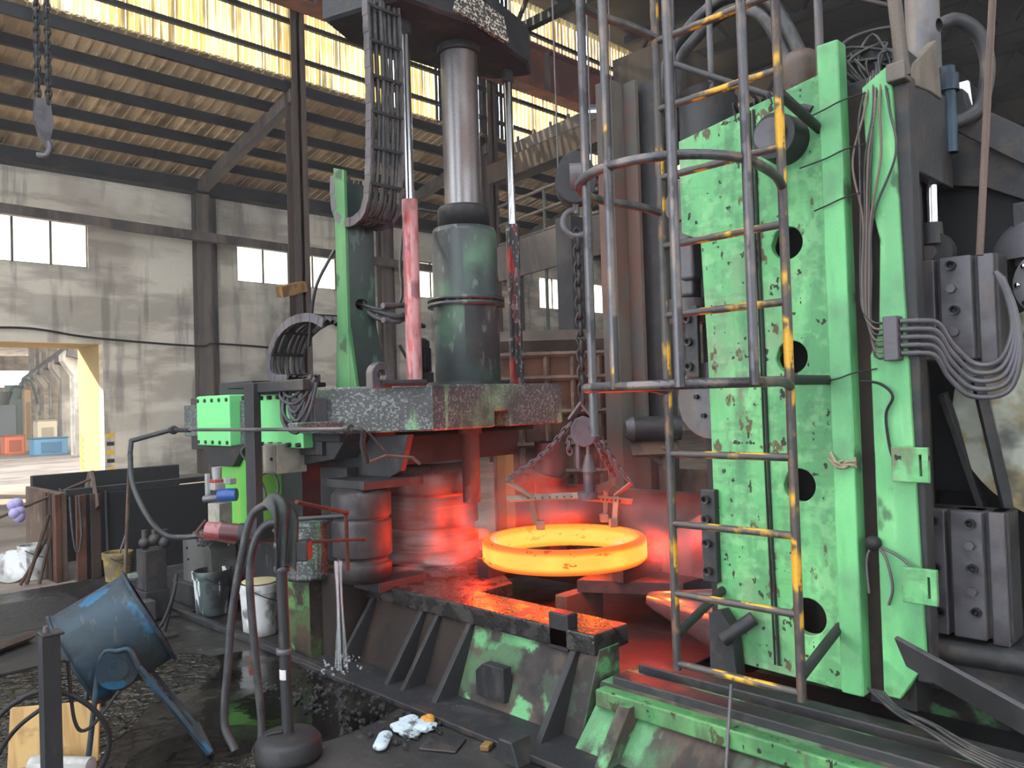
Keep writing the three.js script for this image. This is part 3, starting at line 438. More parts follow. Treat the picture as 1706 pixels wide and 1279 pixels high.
for (const [n, l, x0, x1, y0, y1, z0, z1, m] of [['junction_box', 'grey steel junction box under the coiled hoses on the crown side', 2.84, 3.0, 1.6, 1.815, -5.06, -4.74, MT.grey], ['control_cabinet', 'small beige grey control cabinet with a door latch under the cable frame', 2.86, 3.12, 1.27, 1.49, -5.5, -5.3, tint(MT.pale, 0xf4e8d8)]]) {
  const t = thing(n, l, 'cabinet', [(x0 + x1) / 2, y0, (z0 + z1) / 2]);
  mesh('case', [span(x0 + 0.012, x1, y0, y1, z0, z1)], m, t);
  const d = mesh('door', [span(x0, x0 + 0.012, y0 + 0.015, y1 - 0.015, z0 + 0.015, z1 - 0.015, 0.004)], m, t);
  mesh('latch', [span(x0 - 0.012, x0, (y0 + y1) / 2 - 0.012, (y0 + y1) / 2 + 0.012, z1 - 0.06, z1 - 0.035, 0.004)], MT.dark, d);
}
for (let k = 0; k < 7; k++) { const a = -5.0 + rnd(0, 0.1), b = -4.68 + rnd(-0.06, 0.08), y = 1.93 + rnd(-0.03, 0.03), d = 0.12 + k * 0.04; solo('coiled_hose', tube([[2.78, y, a], [2.74 - rnd(0, 0.04), y - d * 0.7, a + 0.06], [2.74, y - d, (a + b) / 2], [2.76, y - d * 0.6, b - 0.04], [2.8, y + 0.01, b]], 0.012, 36), MT.hose, ['shortest', 'second shortest', 'third shortest', 'middle', 'third longest', 'second longest', 'longest'][k] + ' of seven black hose loops over the grey junction box', 'hose', 'hose loops over the junction box'); }
// slit under the crown: the drilled spray arm, its gooseneck and nozzle pipe
{
  const t = thing('spray_boom', 'long thin grey water pipe with a swivel and gooseneck running along the green panels', 'pipe', [2.6, 1.3, -5]);
  mesh('arm_pipe', [rod([2.6, 1.6, -6.55], [2.6, 1.615, -3.92], 0.012)], MT.grey, t);
  mesh('swivel', [hex(0.035, 0.06, [2.6, 1.6, -6.45], [0, 0, 1]), hex(0.03, 0.05, [2.6, 1.615, -3.95], [0, 0, 1]), rod([2.6, 1.6, -6.42], [2.6, 1.6, -6.15], 0.018)], MT.black, t);
  mesh('far_elbow', [pipe([[2.6, 1.6, -6.5], [2.4, 1.52, -6.8], [2.36, 1.42, -6.72]], 0.02)], MT.black, t); mesh('gooseneck', [tube([[2.6, 1.615, -3.95], [2.66, 1.6, -3.9], [2.68, 1.52, -3.93], [2.72, 1.41, -3.95]], 0.017, 24)], MT.black, t);
  mesh('nozzle_pipe', [pipe([[2.72, 1.41, -3.95], [2.8, 1.45, -3.86], [2.93, 1.43, -3.78], [2.96, 1.39, -3.75]], 0.0095), rod([2.66, 1.6, -3.85], [2.79, 1.46, -3.84], 0.006)], tint(MT.rust, 0xffd8d0), t);
  mesh('bracket', [span(2.64, 2.98, 1.59, 1.65, -4.72, -4.6)], MT.grimeGreen, t);
}
solo('supply_hose', tube([[2.36, 1.42, -6.72], [2.33, 1.2, -6.6], [2.36, 0.98, -6.44], [2.46, 0.8, -6.33], [2.58, 0.77, -6.22], [2.7, 0.8, -6.1], [2.8, 0.88, -6.0]], 0.021, 50), MT.hose, 'grey rubber hose sagging from the spray arm down to the pump group', 'hose');
solo('hose_stay', rod([2.36, 1.3, -6.75], [2.36, 0.0, -6.95], 0.014), MT.rust, 'thin upright rusty pole beside the sagging grey hose', 'pole');
// red spray frame before the centring roll
{
  const t = thing('spray_rig', 'rusty red spray pipe frame before the centring roll', 'pipe frame', [2.6, 0.6, -4]);
  mesh('spray_pipe', [rod([2.07, 1.275, -3.63], [2.57, 1.135, -3.955], 0.011)], tint(MT.rust, 0xffb8a8), t);
  mesh('spray_pipe', [rod([2.1, 1.07, -3.62], [2.64, 0.98, -3.89], 0.009)], tint(MT.rust, 0xffb8a8), t);
  mesh('upright_pipe', [rod([2.57, 1.14, -3.955], [2.575, 0.8, -3.96], 0.012)], tint(MT.rust, 0xf0a898), t);
  mesh('feed_pipe', [rod([2.57, 1.115, -3.96], [2.4, 1.1, -4.2], 0.013), rod([2.4, 1.1, -4.2], [2.3, 1.03, -4.3], 0.018)], MT.black, t);
  mesh('elbow', [put(new THREE.SphereGeometry(0.019, 10, 8), [2.57, 1.135, -3.955]), hex(0.015, 0.03, [2.64, 0.98, -3.89], [1, -0.2, 1])], tint(MT.rust, 0xff9080), t);
}
// water running off the roll arm
const water = new THREE.MeshPhysicalMaterial({ color: 0xf4f6f8, roughness: 0.25, transmission: 0.85, thickness: 0, ior: 1.33 });
{
  const g = []; for (let k = 0; k < 7; k++) { const o = rnd(-0.03, 0.03), w = rnd(-0.03, 0.03); g.push(tube([[2.87 + o, 0.74, -4.52 + w], [2.875 + o, 0.5, -4.52 + w * 0.6], [2.88 + o * 1.4, 0.28, -4.52 + w], [2.88 + o * 2, 0.04, -4.52 + w * 2]], 0.004 + rnd(0, 0.004), 20, 6)); }
  for (let k = 0; k < 40; k++) g.push(put(new THREE.SphereGeometry(rnd(0.004, 0.012), 6, 4), [2.86 + rnd(-0.12, 0.12), 0.03 + rnd(0, 0.1), -4.5 + rnd(-0.12, 0.14)]));
  solo('water_stream', g, water, 'thin stream of cooling water splashing onto the floor below the centring roll', 'water', undefined, 'stuff');
}
// ---------- details of the roll stand ----------
{
  const cx = 3.6;
  const boss = thing('bearing_boss', 'round grimy black boss with a pale cap high on the green stand', 'boss', [3.55, 2.84, -1.71]);
  mesh('boss_body', [cy(0.115, 0.105, 0.16, [3.54, 2.935, -1.71], [0, 0, Math.PI / 2], 32)], MT.black, boss);
  mesh('cap', [cy(0.07, 0.075, 0.03, [3.455, 2.94, -1.72], [0, 0, Math.PI / 2], 28)], MT.grey, boss);
  solo('conduit', [tube([[3.59, 3.13, -1.87], [3.588, 2.5, -1.868], [3.59, 2.0, -1.862], [3.588, 1.4, -1.86], [3.59, 0.9, -1.855], [3.58, 0.45, -1.84]], 0.007, 50), tube([[3.59, 3.13, -1.89], [3.588, 2.5, -1.885], [3.59, 2.0, -1.88], [3.588, 1.4, -1.877], [3.59, 0.9, -1.872], [3.58, 0.45, -1.86]], 0.005, 50)], MT.dark, 'pair of thin dark lubrication lines down the green face beside the holes', 'pipe');
  [[1.79, -1.38], [2.78, -1.42], [3.0, -1.42], [2.57, -1.42]].forEach(([y, z], i) => solo('tie_wire', tube([[3.55, y, -1.66 + i * 0.03], [3.53, y + 0.01, -1.5], [3.545, y + 0.035, -1.42], [3.58, y + 0.05, -1.33]], 0.0035, 20, 5), MT.dark, ['lowest thin wire tied round the green edge strip', 'second thin wire from the top tied round the green edge strip', 'topmost thin wire tied round the green edge strip', 'second lowest thin wire tied round the green edge strip'][i], 'wire', 'tie wires on the edge strip'));
  // machinery on top
  const drum = thing('lubricator_drum', 'dusty domed steel drum on top of the green roll stand', 'drum', [3.85, 3.1, -1.75]);
  mesh('drum_body', [lathe([[0, 0], [0.12, 0], [0.12, 0.24], [0.105, 0.29], [0.06, 0.32], [0, 0.33]], [3.85, 3.12, -1.74])], tint(MT.rust, 0xd8d0c8, { roughness: 0.6 }), drum);
  mesh('clamp_band', [lathe([[0.121, 0], [0.126, 0], [0.126, 0.025], [0.121, 0.025]], [3.85, 3.18, -1.74])], MT.dark, drum);
  const mo = thing('drive_motor', 'black round drive motor wrapped in cables behind the top of the green plates', 'motor', [3.95, 3.1, -1.42]);
  mesh('motor_body', [cy(0.13, 0.13, 0.3, [3.98, 3.22, -1.42], [0, 0, Math.PI / 2])], MT.black, mo);
  mesh('end_cap', [cy(0.1, 0.125, 0.05, [3.81, 3.22, -1.42], [0, 0, Math.PI / 2])], MT.dark, mo);
  { const g = []; for (let k = 0; k < 9; k++) g.push(tube([[3.75, 3.05 + rnd(0, 0.05), -1.4 + rnd(-0.06, 0.1)], [3.7 + rnd(-0.05, 0.05), 3.22 + rnd(0, 0.1), -1.42 + rnd(-0.1, 0.08)], [3.8, 3.3 + rnd(-0.05, 0.1), -1.3 + rnd(-0.1, 0.06)], [3.72, 3.2 + rnd(-0.05, 0.06), -1.26 + rnd(-0.08, 0.03)], [3.6, 3.04, -1.28 + rnd(-0.05, 0.04)]], 0.005 + rnd(0, 0.004), 34, 6)); solo('cable_tangle', g, MT.hose, 'tangle of thin dark cables looping over the black drive motor', 'cables', undefined, 'stuff'); }
  { const g = []; for (let k = 0; k < 26; k++) g.push(tube([[3.62 + rnd(0, 0.1), 3.12, -2.0 + k * 0.016], [3.6 + rnd(0, 0.08), 3.17 + rnd(0, 0.05), -2.0 + k * 0.016 + rnd(-0.02, 0.03)], [3.6, 3.09 + k * 0.003, -1.98 + k * 0.016]], 0.006, 10, 5)); solo('pipe_fittings', g, MT.dark, 'clutter of small black pipe ends and fittings along the top edge of the green stand', 'fittings', undefined, 'stuff'); }
  const hy = thing('clamp_cylinder', 'stubby black hydraulic cylinder on the left shoulder of the stand', 'hydraulic cylinder', [3.9, 3.0, -2.3]);
  mesh('barrel', [cy(0.16, 0.16, 0.34, [3.9, 3.2, -2.3])], MT.black, hy); mesh('cover', [cy(0.13, 0.15, 0.05, [3.9, 3.395, -2.3])], MT.black, hy);
  for (const r of [0, 1]) solo('thick_hose', tube([[3.9, 3.15, -2.62 + r * 0.1], [3.9, 3.6, -2.58 + r * 0.09], [3.9, 3.82 - r * 0.07, -2.4 + r * 0.05], [3.9, 3.9 - r * 0.08, -2.15], [3.9, 3.8 - r * 0.08, -1.93 - r * 0.03], [3.9, 3.5 - r * 0.03, -1.78 - r * 0.06], [3.9, 3.3, -1.72 - r * 0.07]], 0.034, 60, 10), MT.hose, r ? 'inner of two thick grey hoses arching over the stand top' : 'outer of two thick grey hoses arching over the stand top', 'hose', 'arched hoses over the stand');
  const rail = thing('top_railing', 'thin grey pipe railing standing on top of the roll stand', 'railing', [3.8, 3.1, -2.3]);
  mesh('post', [rod([3.8, 3.1, -2.45], [3.8, 4.3, -2.45], 0.017)], MT.grey, rail); mesh('post', [rod([3.8, 3.1, -2.215], [3.8, 4.3, -2.215], 0.017)], MT.grey, rail); mesh('post', [rod([3.7, 3.2, -1.58], [3.7, 4.1, -1.577], 0.02)], MT.grey, rail);
  mesh('brace', [rod([3.78, 3.6, -2.45], [3.6, 3.05, -1.58], 0.018)], MT.black, rail);
  // left flank
  const fl = thing('left_flange_block', 'grey cast bearing block with a round flange on the left flank of the stand', 'bearing block', [3.72, 2.3, -2.34]);
  mesh('block', [span(3.68, 3.95, 2.28, 2.92, -2.42, -2.3, 0.02), span(3.64, 3.95, 2.36, 2.6, -2.36, -2.27, 0.02)], MT.grey, fl);
  mesh('flange', [cy(0.085, 0.085, 0.03, [3.67, 2.77, -2.36], [0, 0, Math.PI / 2], 28)], MT.grey, fl);
  mesh('neck', [cy(0.11, 0.11, 0.13, [3.72, 2.2, -2.36])], MT.grey, fl);
  const bs = thing('bolted_strip', 'upper dark bolted guide strip on the left flank of the stand', 'guide strip', [3.64, 1.8, -2.3], 'guide strips of the stand');
  mesh('strip', [span(3.63, 3.66, 1.84, 2.22, -2.33, -2.25)], MT.black, bs);
  const sock = proto([lathe([[0.022, 0.028], [0.012, 0.028], [0.012, 0.008], [0, 0.008]], [0, 0, 0], 16, [0, 0, Math.PI / 2]), lathe([[0.022, 0], [0.022, 0.028]], [0, 0, 0], 16, [0, 0, Math.PI / 2])], MT.black);
  for (const y of [1.9, 2.03, 2.15]) piece('socket_bolt', sock, bs, [3.63, y, -2.3]);
  const b2 = thing('bolted_strip', 'lower dark bolted guide strip near the glowing ring on the left flank', 'guide strip', [3.55, 0.8, -2.18], 'guide strips of the stand');
  mesh('strip', [span(3.555, 3.6, 0.8, 1.27, -2.225, -2.14)], MT.black, b2);
  for (const y of [0.86, 1.0, 1.12, 1.22]) piece('socket_bolt', sock, b2, [3.555, y, -2.185]);
  const gear = thing('grey_disc_guard', 'rounded grey steel disc guard low behind the upper strip', 'guard', [3.75, 1.5, -2.35]);
  mesh('disc', [plateX([...Array(13)].map((_, k) => { const a = Math.PI * (0.5 + k / 12); return [-2.22 + Math.cos(a) * 0.2, 1.72 + Math.sin(a) * 0.2]; }), 3.69, 3.73)], MT.grey, gear);
  mesh('bolt', [hex(0.014, 0.03, [3.68, 1.74, -2.3], [1, 0, 0])], MT.dark, gear); mesh('bolt', [hex(0.014, 0.03, [3.68, 1.64, -2.26], [1, 0, 0])], MT.dark, gear);
  const foot = thing('foot_bracket', 'worn dark foot bracket at the lower left corner of the stand', 'bracket', [3.5, 0.35, -2.1]);
  mesh('bracket_plate', [plateX([[-2.16, 0.35], [-2.02, 0.35], [-2.04, 0.6], [-2.1, 0.68], [-2.16, 0.66]], 3.5, 3.58)], MT.black, foot);
  mesh('arm', [rod([3.48, 0.55, -2.08], [3.56, 0.66, -1.95], 0.035)], MT.black, foot);
  // plates on the right edge
  for (const [y0, y1, x, z0, z1, l] of [[1.36, 1.5, 3.54, -1.27, -1.13, 'upper'], [0.86, 1.0, 3.52, -1.24, -1.11, 'lower']]) {
    const t = thing('slotted_plate', `${l} small green slotted plate on the right edge of the stand`, 'plate', [x, y0, (z0 + z1) / 2], 'slotted plates on the stand');
    const s = shape([[-z1, y0], [-z0, y0], [-z0, y1], [-z1, y1]]); s.holes.push(rect(-z1 + 0.02, y0 + 0.02, -z1 + 0.035, y1 - 0.025)); const g = extrude(s, 0.02, 0.003); g.rotateY(Math.PI / 2); g.translate(x, 0, 0);
    mesh('plate', [g], MT.green, t); mesh('spacer', [span(x + 0.02, 3.62, y0 + 0.03, y1 - 0.03, z0 + 0.01, z0 + 0.05)], MT.black, t);
  }
  { const g = []; for (let k = 0; k < 9; k++) g.push(tube([[3.545, 1.45 + rnd(-0.02, 0.025), -1.535 + rnd(-0.01, 0.01)], [3.53 + rnd(-0.01, 0.01), 1.42 + rnd(-0.012, 0.012), -1.5], [3.535, 1.425 + rnd(-0.015, 0.015), -1.46 + rnd(-0.02, 0.02)], [3.55, 1.44 + rnd(-0.03, 0.02), -1.425]], 0.003 + rnd(0, 0.006), 16, 5)); solo('torn_rag', g, plain(0x8c846c, 0.95), 'torn pale rag tied round the green edge strip', 'rag'); }
  [[[3.58, 1.79, -1.41], [3.57, 1.775, -1.32], [3.565, 1.72, -1.265], [3.575, 1.64, -1.3], [3.575, 1.5, -1.29], [3.575, 1.43, -1.27]], [[3.58, 1.08, -1.38], [3.57, 1.0, -1.405], [3.57, 0.86, -1.4]], [[3.58, 1.08, -1.37], [3.565, 1.02, -1.32], [3.57, 0.9, -1.3], [3.575, 0.82, -1.32]], [[3.58, 1.07, -1.36], [3.57, 1.04, -1.28], [3.56, 1.0, -1.22], [3.56, 0.95, -1.2]]].forEach((p, i) => solo('loose_wire', tube(p, 0.006, 30, 6), i ? MT.grey : MT.dark, ['bent dark wire hanging on the right green plate', 'left pale wire hanging from the black knot on the right plate', 'middle pale wire looping from the black knot on the right plate', 'right pale wire stretching from the black knot to the slotted plate'][i], 'wire', 'loose wires on the right plate'));
  solo('knot_of_tape', put(new THREE.IcosahedronGeometry(0.035, 1), [3.575, 1.08, -1.375]), MT.dark, 'black knot of tape where loose wires meet on the stand', 'knot');
  for (let k = 0; k < 7; k++) { const o = (k - 3) * 0.011; solo('supply_wire', tube([[3.62, 3.12 + rnd(0, 0.05), -1.3 + o], [3.57, 2.95, -1.3 + o * 1.5 + rnd(-0.02, 0.02)], [3.57, 2.75, -1.33 + o * (1 + rnd(0, 2.5))], [3.57, 2.5, -1.345 + o * 0.8], [3.57, 2.25, -1.36 + o * 0.7], [3.565, 2.1 - k * 0.012, -1.36 + o * 0.5], [3.56, 2.04 - k * 0.024, -1.33], [3.56, 2.035 - k * 0.025, -1.29]], 0.0055, 60, 6), k % 2 ? MT.wire : MT.hose, ['leftmost', 'second from left', 'third from left', 'middle', 'third from right', 'second from right', 'rightmost'][k] + ' of seven thin supply wires bundled down the right green plate', 'wire', 'supply wires down the right plate'); }
  const man = thing('hose_block', 'narrow grey distributor block where wires turn into five hoses', 'hose block', [3.56, 1.87, -1.255]);
  mesh('block', [span(3.53, 3.6, 1.87, 2.06, -1.285, -1.225, 0.006)], MT.grey, man);
  for (let k = 0; k < 5; k++) mesh('nipple', [rod([3.56, 2.035 - k * 0.034, -1.225], [3.6, 2.035 - k * 0.034, -1.16], 0.011)], MT.grey, man);
  const base = [[2.035, -1.16], [2.02, -1.1], [1.93, -1.06], [1.845, -0.99], [1.855, -0.9], [1.97, -0.85], [2.1, -0.86], [2.22, -0.9]];
  for (let k = 0; k < 5; k++) solo('grease_hose', tube(base.map(([y, z], i) => [3.6 + Math.min(i, 3) * 0.045, y - k * 0.034 * [1, 1, 1.05, 1.0, 0.95, 0.75, 0.4, 0.2][i], z + k * (i > 3 ? 0.006 : -0.004)]), 0.0115, 70, 8), MT.grey, ['topmost', 'second', 'middle', 'fourth', 'lowest'][k] + ' of five grey hoses looping from the distributor block', 'hose', 'hoses looping from the distributor block');
  // guide blocks with bolts
  for (const [y0, y1, l, bolts, hexes] of [[1.87, 2.33, 'upper', [[2.286, -1.252], [2.289, -1.112], [2.088, -1.25], [2.09, -1.105]], [[2.187, -1.113], [1.994, -1.106]]], [0.64, 1.2, 'lower', [[1.149, -1.225], [1.148, -1.079], [0.941, -1.223], [0.952, -1.077], [0.743, -1.214], [0.762, -1.07]], [[1.053, -1.083], [0.854, -1.079]]]]) {
    const t = thing('guide_block', `${l} dusty grey guide block with socket bolts right of the green stand`, 'guide block', [3.95, y0, -1.08], 'bolted guide blocks');
    mesh('block_plate', [span(3.9, 4.05, y0, y1, -1.3, -1.185)], MT.grey, t); mesh('block_plate', [span(3.9, 4.05, y0, y1, -1.165, -1.035)], MT.grey, t); mesh('block_plate', [span(3.93, 4.1, y0 - 0.02, y1, -1.02, -0.955)], MT.grey, t); mesh('back_plate', [span(3.95, 4.1, y0, y1, -1.32, -0.94)], MT.black, t);
    for (const [y, z] of bolts) piece('socket_bolt', sock, t, [3.9, y, z]); const hx = proto([hex(0.02, 0.04, [0, 0, 0], [1, 0, 0])], MT.grey); for (const [y, z] of hexes) piece('hex_bolt', hx, t, [3.895, y, z]);
  }
  // rods, pipes and hoses at the upper right
  const cl = thing('clevis_cylinder', 'bright chrome piston rod ending in a dark clevis under the black hood', 'hydraulic cylinder', [4.05, 2.3, -1.23]);
  mesh('rod', [rod([4.05, 2.95, -1.23], [4.05, 2.52, -1.235], 0.032, 0.032, 20)], MT.chrome, cl); mesh('clevis', [rod([4.05, 2.52, -1.235], [4.05, 2.42, -1.235], 0.05, 0.055, 20), cy(0.1, 0.1, 0.07, [4.06, 2.38, -1.24], [0, 0, Math.PI / 2], 28)], MT.black, cl); mesh('pin', [cy(0.035, 0.035, 0.09, [4.05, 2.38, -1.24], [0, 0, Math.PI / 2], 20)], MT.grey, cl);
  solo('large_pipe', [cy(0.08, 0.08, 1.4, [4.4, 4.05, -1.34])], tint(MT.steel, 0xffffff, { metalness: 0.1 }), 'wide pale grey vertical pipe above the black hood', 'pipe');
  solo('brown_pole', [rod([3.6, 3.08, -1.18], [3.55, 3.8, -1.215], 0.029), span(3.56, 3.64, 3.06, 3.14, -1.24, -1.16)], MT.column, 'stout brown pole clamped at the top right corner of the stand', 'pole');
  solo('bracket_plate', [plateZ([[3.62, 3.06], [3.72, 3.17], [4.03, 3.36], [4.07, 3.1], [3.92, 3.1]], -1.21, -1.175)], tint(MT.pale, 0xc8b8a8), 'tan grey bracket plate behind the stout brown pole', 'plate');
  const bc = thing('blue_cylinder', 'blue-grey slim cylinder with a collar beside the black hood', 'hydraulic cylinder', [4.27, 2.93, -1.2]);
  mesh('barrel', [cy(0.036, 0.036, 0.42, [4.27, 3.1, -1.2])], tint(MT.steel, 0x90b8d0), bc); mesh('collar', [cy(0.05, 0.05, 0.08, [4.27, 3.23, -1.2])], tint(MT.steel, 0x88a8c0), bc);
  solo('bent_hose', tube([[4.25, 3.52, -1.22], [4.3, 3.54, -1.16], [4.37, 3.48, -1.09], [4.41, 3.35, -1.06], [4.4, 3.2, -1.07], [4.37, 3.09, -1.11], [4.28, 3.03, -1.2]], 0.034, 50, 10), MT.hose, 'thick grey hose bent in a loop right of the pale pipe', 'hose');
  solo('white_cloth', [plateX([[-1.28, 3.33], [-1.2, 3.33], [-1.19, 3.2], [-1.23, 3.14], [-1.27, 3.2]], 4.6, 4.63)], plain(0xf2f4f8, 0.8), 'white sheet of plastic hanging behind the bent hose', 'plastic sheet');
  solo('hanging_pole', rod([3.3, 3.3, -0.755], [3.255, 2.225, -0.833], 0.013), tint(MT.column, 0xffe8e0), 'long thin brown pole hanging before the right end of the machine', 'pole');
  const arm = thing('support_arm', 'dark sloping support arm filling the upper right corner', 'support arm', [4.5, 2.4, -1.1]);
  mesh('arm_plate', [plateX([[-1.34, 2.98], [-1.28, 3.3], [-1.2, 3.26], [-1.165, 3.09], [-0.9, 2.88], [-0.9, 2.62], [-1.12, 2.75], [-1.34, 2.8]], 4.5, 4.6)], MT.black, arm); mesh('arm_flange', [bar([4.42, 3.08, -1.16], [4.42, 2.85, -0.88], 0.04, 0.14), span(4.3, 4.8, 2.3, 2.6, -0.96, -0.9)], MT.black, arm); mesh('web', [span(4.6, 4.66, 1.2, 3.0, -1.5, -0.9)], MT.dark, arm);
  const gb = thing('gear_housing', 'large worn pale yellow-grey round housing at the right edge', 'gear housing', [4.3, 0.8, -0.9]);
  mesh('housing', [cy(0.5, 0.5, 0.6, [4.55, 1.62, -0.72], [0, 0, Math.PI / 2], 56), cy(0.44, 0.5, 0.05, [4.225, 1.62, -0.72], [0, 0, Math.PI / 2], 56)], mat({ size: 512, rep: 1.0, base: [150, 152, 138], rough: 0.6, layers: [{ c: [206, 210, 200], f: [4, 4], o: 4, t: 0.56, s: 0.12, a: 0.9 }, { c: [120, 96, 50], f: [4, 4], o: 5, t: 0.58, s: 0.08, a: 0.7 }, { c: [40, 40, 38], f: [3, 4], o: 5, t: 0.6, s: 0.1, a: 0.85 }] }), gb);
  mesh('flange_cap', [cy(0.16, 0.16, 0.06, [4.2, 2.2, -0.78], [0, 0, Math.PI / 2], 36)], MT.grey, gb);
  const capb = proto([put(new THREE.SphereGeometry(0.014, 8, 6), [0, 0, 0])], MT.chrome); for (let k = 0; k < 10; k++) { const a = k / 10 * 6.283; piece('cap_bolt', capb, gb, [4.165, 2.2 + Math.sin(a) * 0.14, -0.78 + Math.cos(a) * 0.14]); }
  mesh('dome', [put(new THREE.SphereGeometry(0.22, 28, 12, 0, 6.3, 0, 1.57), [4.42, 2.33, -0.86])], MT.grey, gb);
  for (const [a, b, w, l] of [[[4.14, 1.72, -1.24], [4.26, 1.16, -1.12], 0.07, 'left'], [[4.16, 1.8, -1.1], [4.2, 1.16, -1.0], 0.05, 'right']]) solo('diagonal_strut', bar(a, b, 0.03, w), MT.black, `${l} of two dark diagonal struts between the guide blocks`, 'strut', 'diagonal struts between the guide blocks');
  solo('back_shell', [span(4.7, 4.9, 0.4, 2.6, -1.45, -0.6)], MT.dark, 'dark machine shell behind the struts and the round housing', 'machine shell');
  solo('lower_slide', [span(3.8, 4.8, 0.42, 0.62, -1.35, -0.5, 0.02), rod([3.78, 0.6, -1.3], [3.78, 0.62, -0.5], 0.05)], MT.black, 'black slide with a rounded edge under the lower guide block', 'slide');
  solo('cable_belt', [bar([3.42, 0.68, -1.22], [3.14, 0.6, -0.7], 0.02, 0.15)], tint(MT.grey, 0xa8a8ac), 'flat dull grey cable belt slanting across the lower right corner', 'cable belt');
  for (let k = 0; k < 6; k++) solo('trailing_cable', tube([[3.52, 0.46, -1.4 + k * 0.012], [3.4 + k * 0.012, 0.42 + rnd(0, 0.02), -1.25], [3.3 + k * 0.016, 0.42 + rnd(0, 0.02), -1.1], [3.2 + k * 0.022, 0.4, -0.9], [3.15 + k * 0.03, 0.36, -0.6]], 0.007, 30, 6), MT.hose, ['lowest', 'second lowest', 'third lowest', 'third highest', 'second highest', 'highest'][k] + ' of six thin black cables trailing under the flat grey belt', 'cable', 'cables trailing under the belt');
  solo('thin_bar', rod([3.03, 0.02, -1.83], [3.19, 0.46, -1.87], 0.008), MT.grey, 'thin pale steel bar leaning on the bed below the ladder', 'bar');
  // cone rolls and splash guard, wet beside the ring
  const wet = new THREE.MeshStandardMaterial({ color: 0x8c8688, roughness: 0.2, metalness: 0.8 });
  const cone = thing('cone_roll', 'wet shiny conical steel roll low between the ring and the stand', 'cone roll', [4.2, 0.3, -2.6]);
  mesh('cone', [along(new THREE.CylinderGeometry(0.05, 0.24, 0.75, 40), [4.15, 0.42, -2.3], [4.2, 0.46, -2.98])], wet, cone); mesh('cone_shaft', [rod([4.15, 0.42, -2.3], [4.15, 0.42, -2.26], 0.2, 0.2, 24)], MT.black, cone);
  solo('splash_guard', [plateX([[-3.4, 0.5], [-2.36, 0.5], [-2.36, 1.28], [-2.5, 1.24], [-3.4, 0.66]], 4.75, 4.78)], tint(MT.steel, 0xd8d0d0), 'slanted wet splash guard sheet behind the cone roll', 'splash guard');
}
// ---------- foreground: drum fan, stand with hoses, buckets, litter ----------
{
  // the fan's drum lies tilted between the two sides of its forked stand
  const a = [1.33, 0.46, -4.62], b = [1.67, 0.64, -4.53], d = V(b[0] - a[0], b[1] - a[1], b[2] - a[2]).normalize();
  const t = thing('drum_fan', 'blue paint-worn industrial drum fan tipped on its forked stand on the wet floor', 'fan', [1.6, 0, -4.5]);
  const R = 0.265, L = dist(a, b), q = new THREE.Quaternion().setFromUnitVectors(UPV, d), sh = (pts, n = 48) => { const g = new THREE.LatheGeometry(pts.map((p) => new THREE.Vector2(...p)), n); g.applyQuaternion(q); g.translate(...a); return g; };
  mesh('drum', [sh([[R, 0], [R, L], [R - 0.006, L], [R - 0.006, 0], [R, 0]])], MT.blue, t);
  mesh('rim', [sh([[R - 0.008, L - 0.01], [R + 0.018, L - 0.01], [R + 0.018, L + 0.008], [R - 0.008, L + 0.008]])], MT.blue, t); mesh('rim', [sh([[R - 0.008, -0.008], [R + 0.012, -0.008], [R + 0.012, 0.01], [R - 0.008, 0.01]])], MT.blue, t);
  mesh('motor', [sh([[0, 0.08], [0.08, 0.08], [0.08, 0.26], [0, 0.26]], 24)], MT.black, t);
  for (let k = 0; k < 5; k++) { const g = bx(0.13, 0.008, 0.1, [0.13, 0.2, 0], [0.5, 0, 0]); g.rotateY(k / 5 * 6.283); g.applyQuaternion(q); g.translate(...a); mesh('blade', g, MT.black, t); }
  // the two sides face towards and away from the mill bed; each is a rounded strap bent into a front and a rear leg
  const side = V(0, 1, 0).cross(d).normalize(), c = V((a[0] + b[0]) / 2, (a[1] + b[1]) / 2 - 0.09, (a[2] + b[2]) / 2);
  for (const s of [1, -1]) {
    const o = side.clone().multiplyScalar(s * (R + 0.02)), p = c.clone().add(o), f = V(1.82, 0.012, -4.22).addScaledVector(side, s * 0.22), k = V(c.x, 0.012, c.z).addScaledVector(side, s * 0.3).addScaledVector(d, -0.16).setY(0.012), h = (f.clone().sub(k)).setY(0).normalize();
    const top = p.clone().add(V(0, 0.09, 0)), l = p.clone().addScaledVector(h, -0.09).add(V(0, 0.0, 0)), r = p.clone().addScaledVector(h, 0.1).add(V(0, 0.0, 0));
    const pts = [k, k.clone().lerp(l, 0.6), l, top.clone().addScaledVector(h, -0.06), top, top.clone().addScaledVector(h, 0.06), r].map((v) => v.toArray());
    mesh('strap', [tube(pts, 0.014, 50, 8)], MT.blue, t);
    mesh('leg', [bar(r.toArray(), f.toArray(), 0.045, 0.022)], MT.blue, t);
    mesh('pivot', [rod(p.clone().addScaledVector(side, -0.03 * s).toArray(), p.clone().addScaledVector(side, 0.012 * s).toArray(), 0.05, 0.05, 20)], MT.blue, t);
    mesh('bracket_plate', [rod(p.clone().addScaledVector(side, -0.012 * s).toArray(), p.clone().addScaledVector(side, 0.0 * s).toArray(), 0.1, 0.1, 24)], MT.blue, t);
  }
  const f1 = V(1.82, 0.012, -4.22).addScaledVector(side, 0.22).toArray(), f2 = V(1.82, 0.012, -4.22).addScaledVector(side, -0.22).toArray();
  mesh('floor_bar', [bar(f1, f2, 0.04, 0.02)], MT.black, t);
}
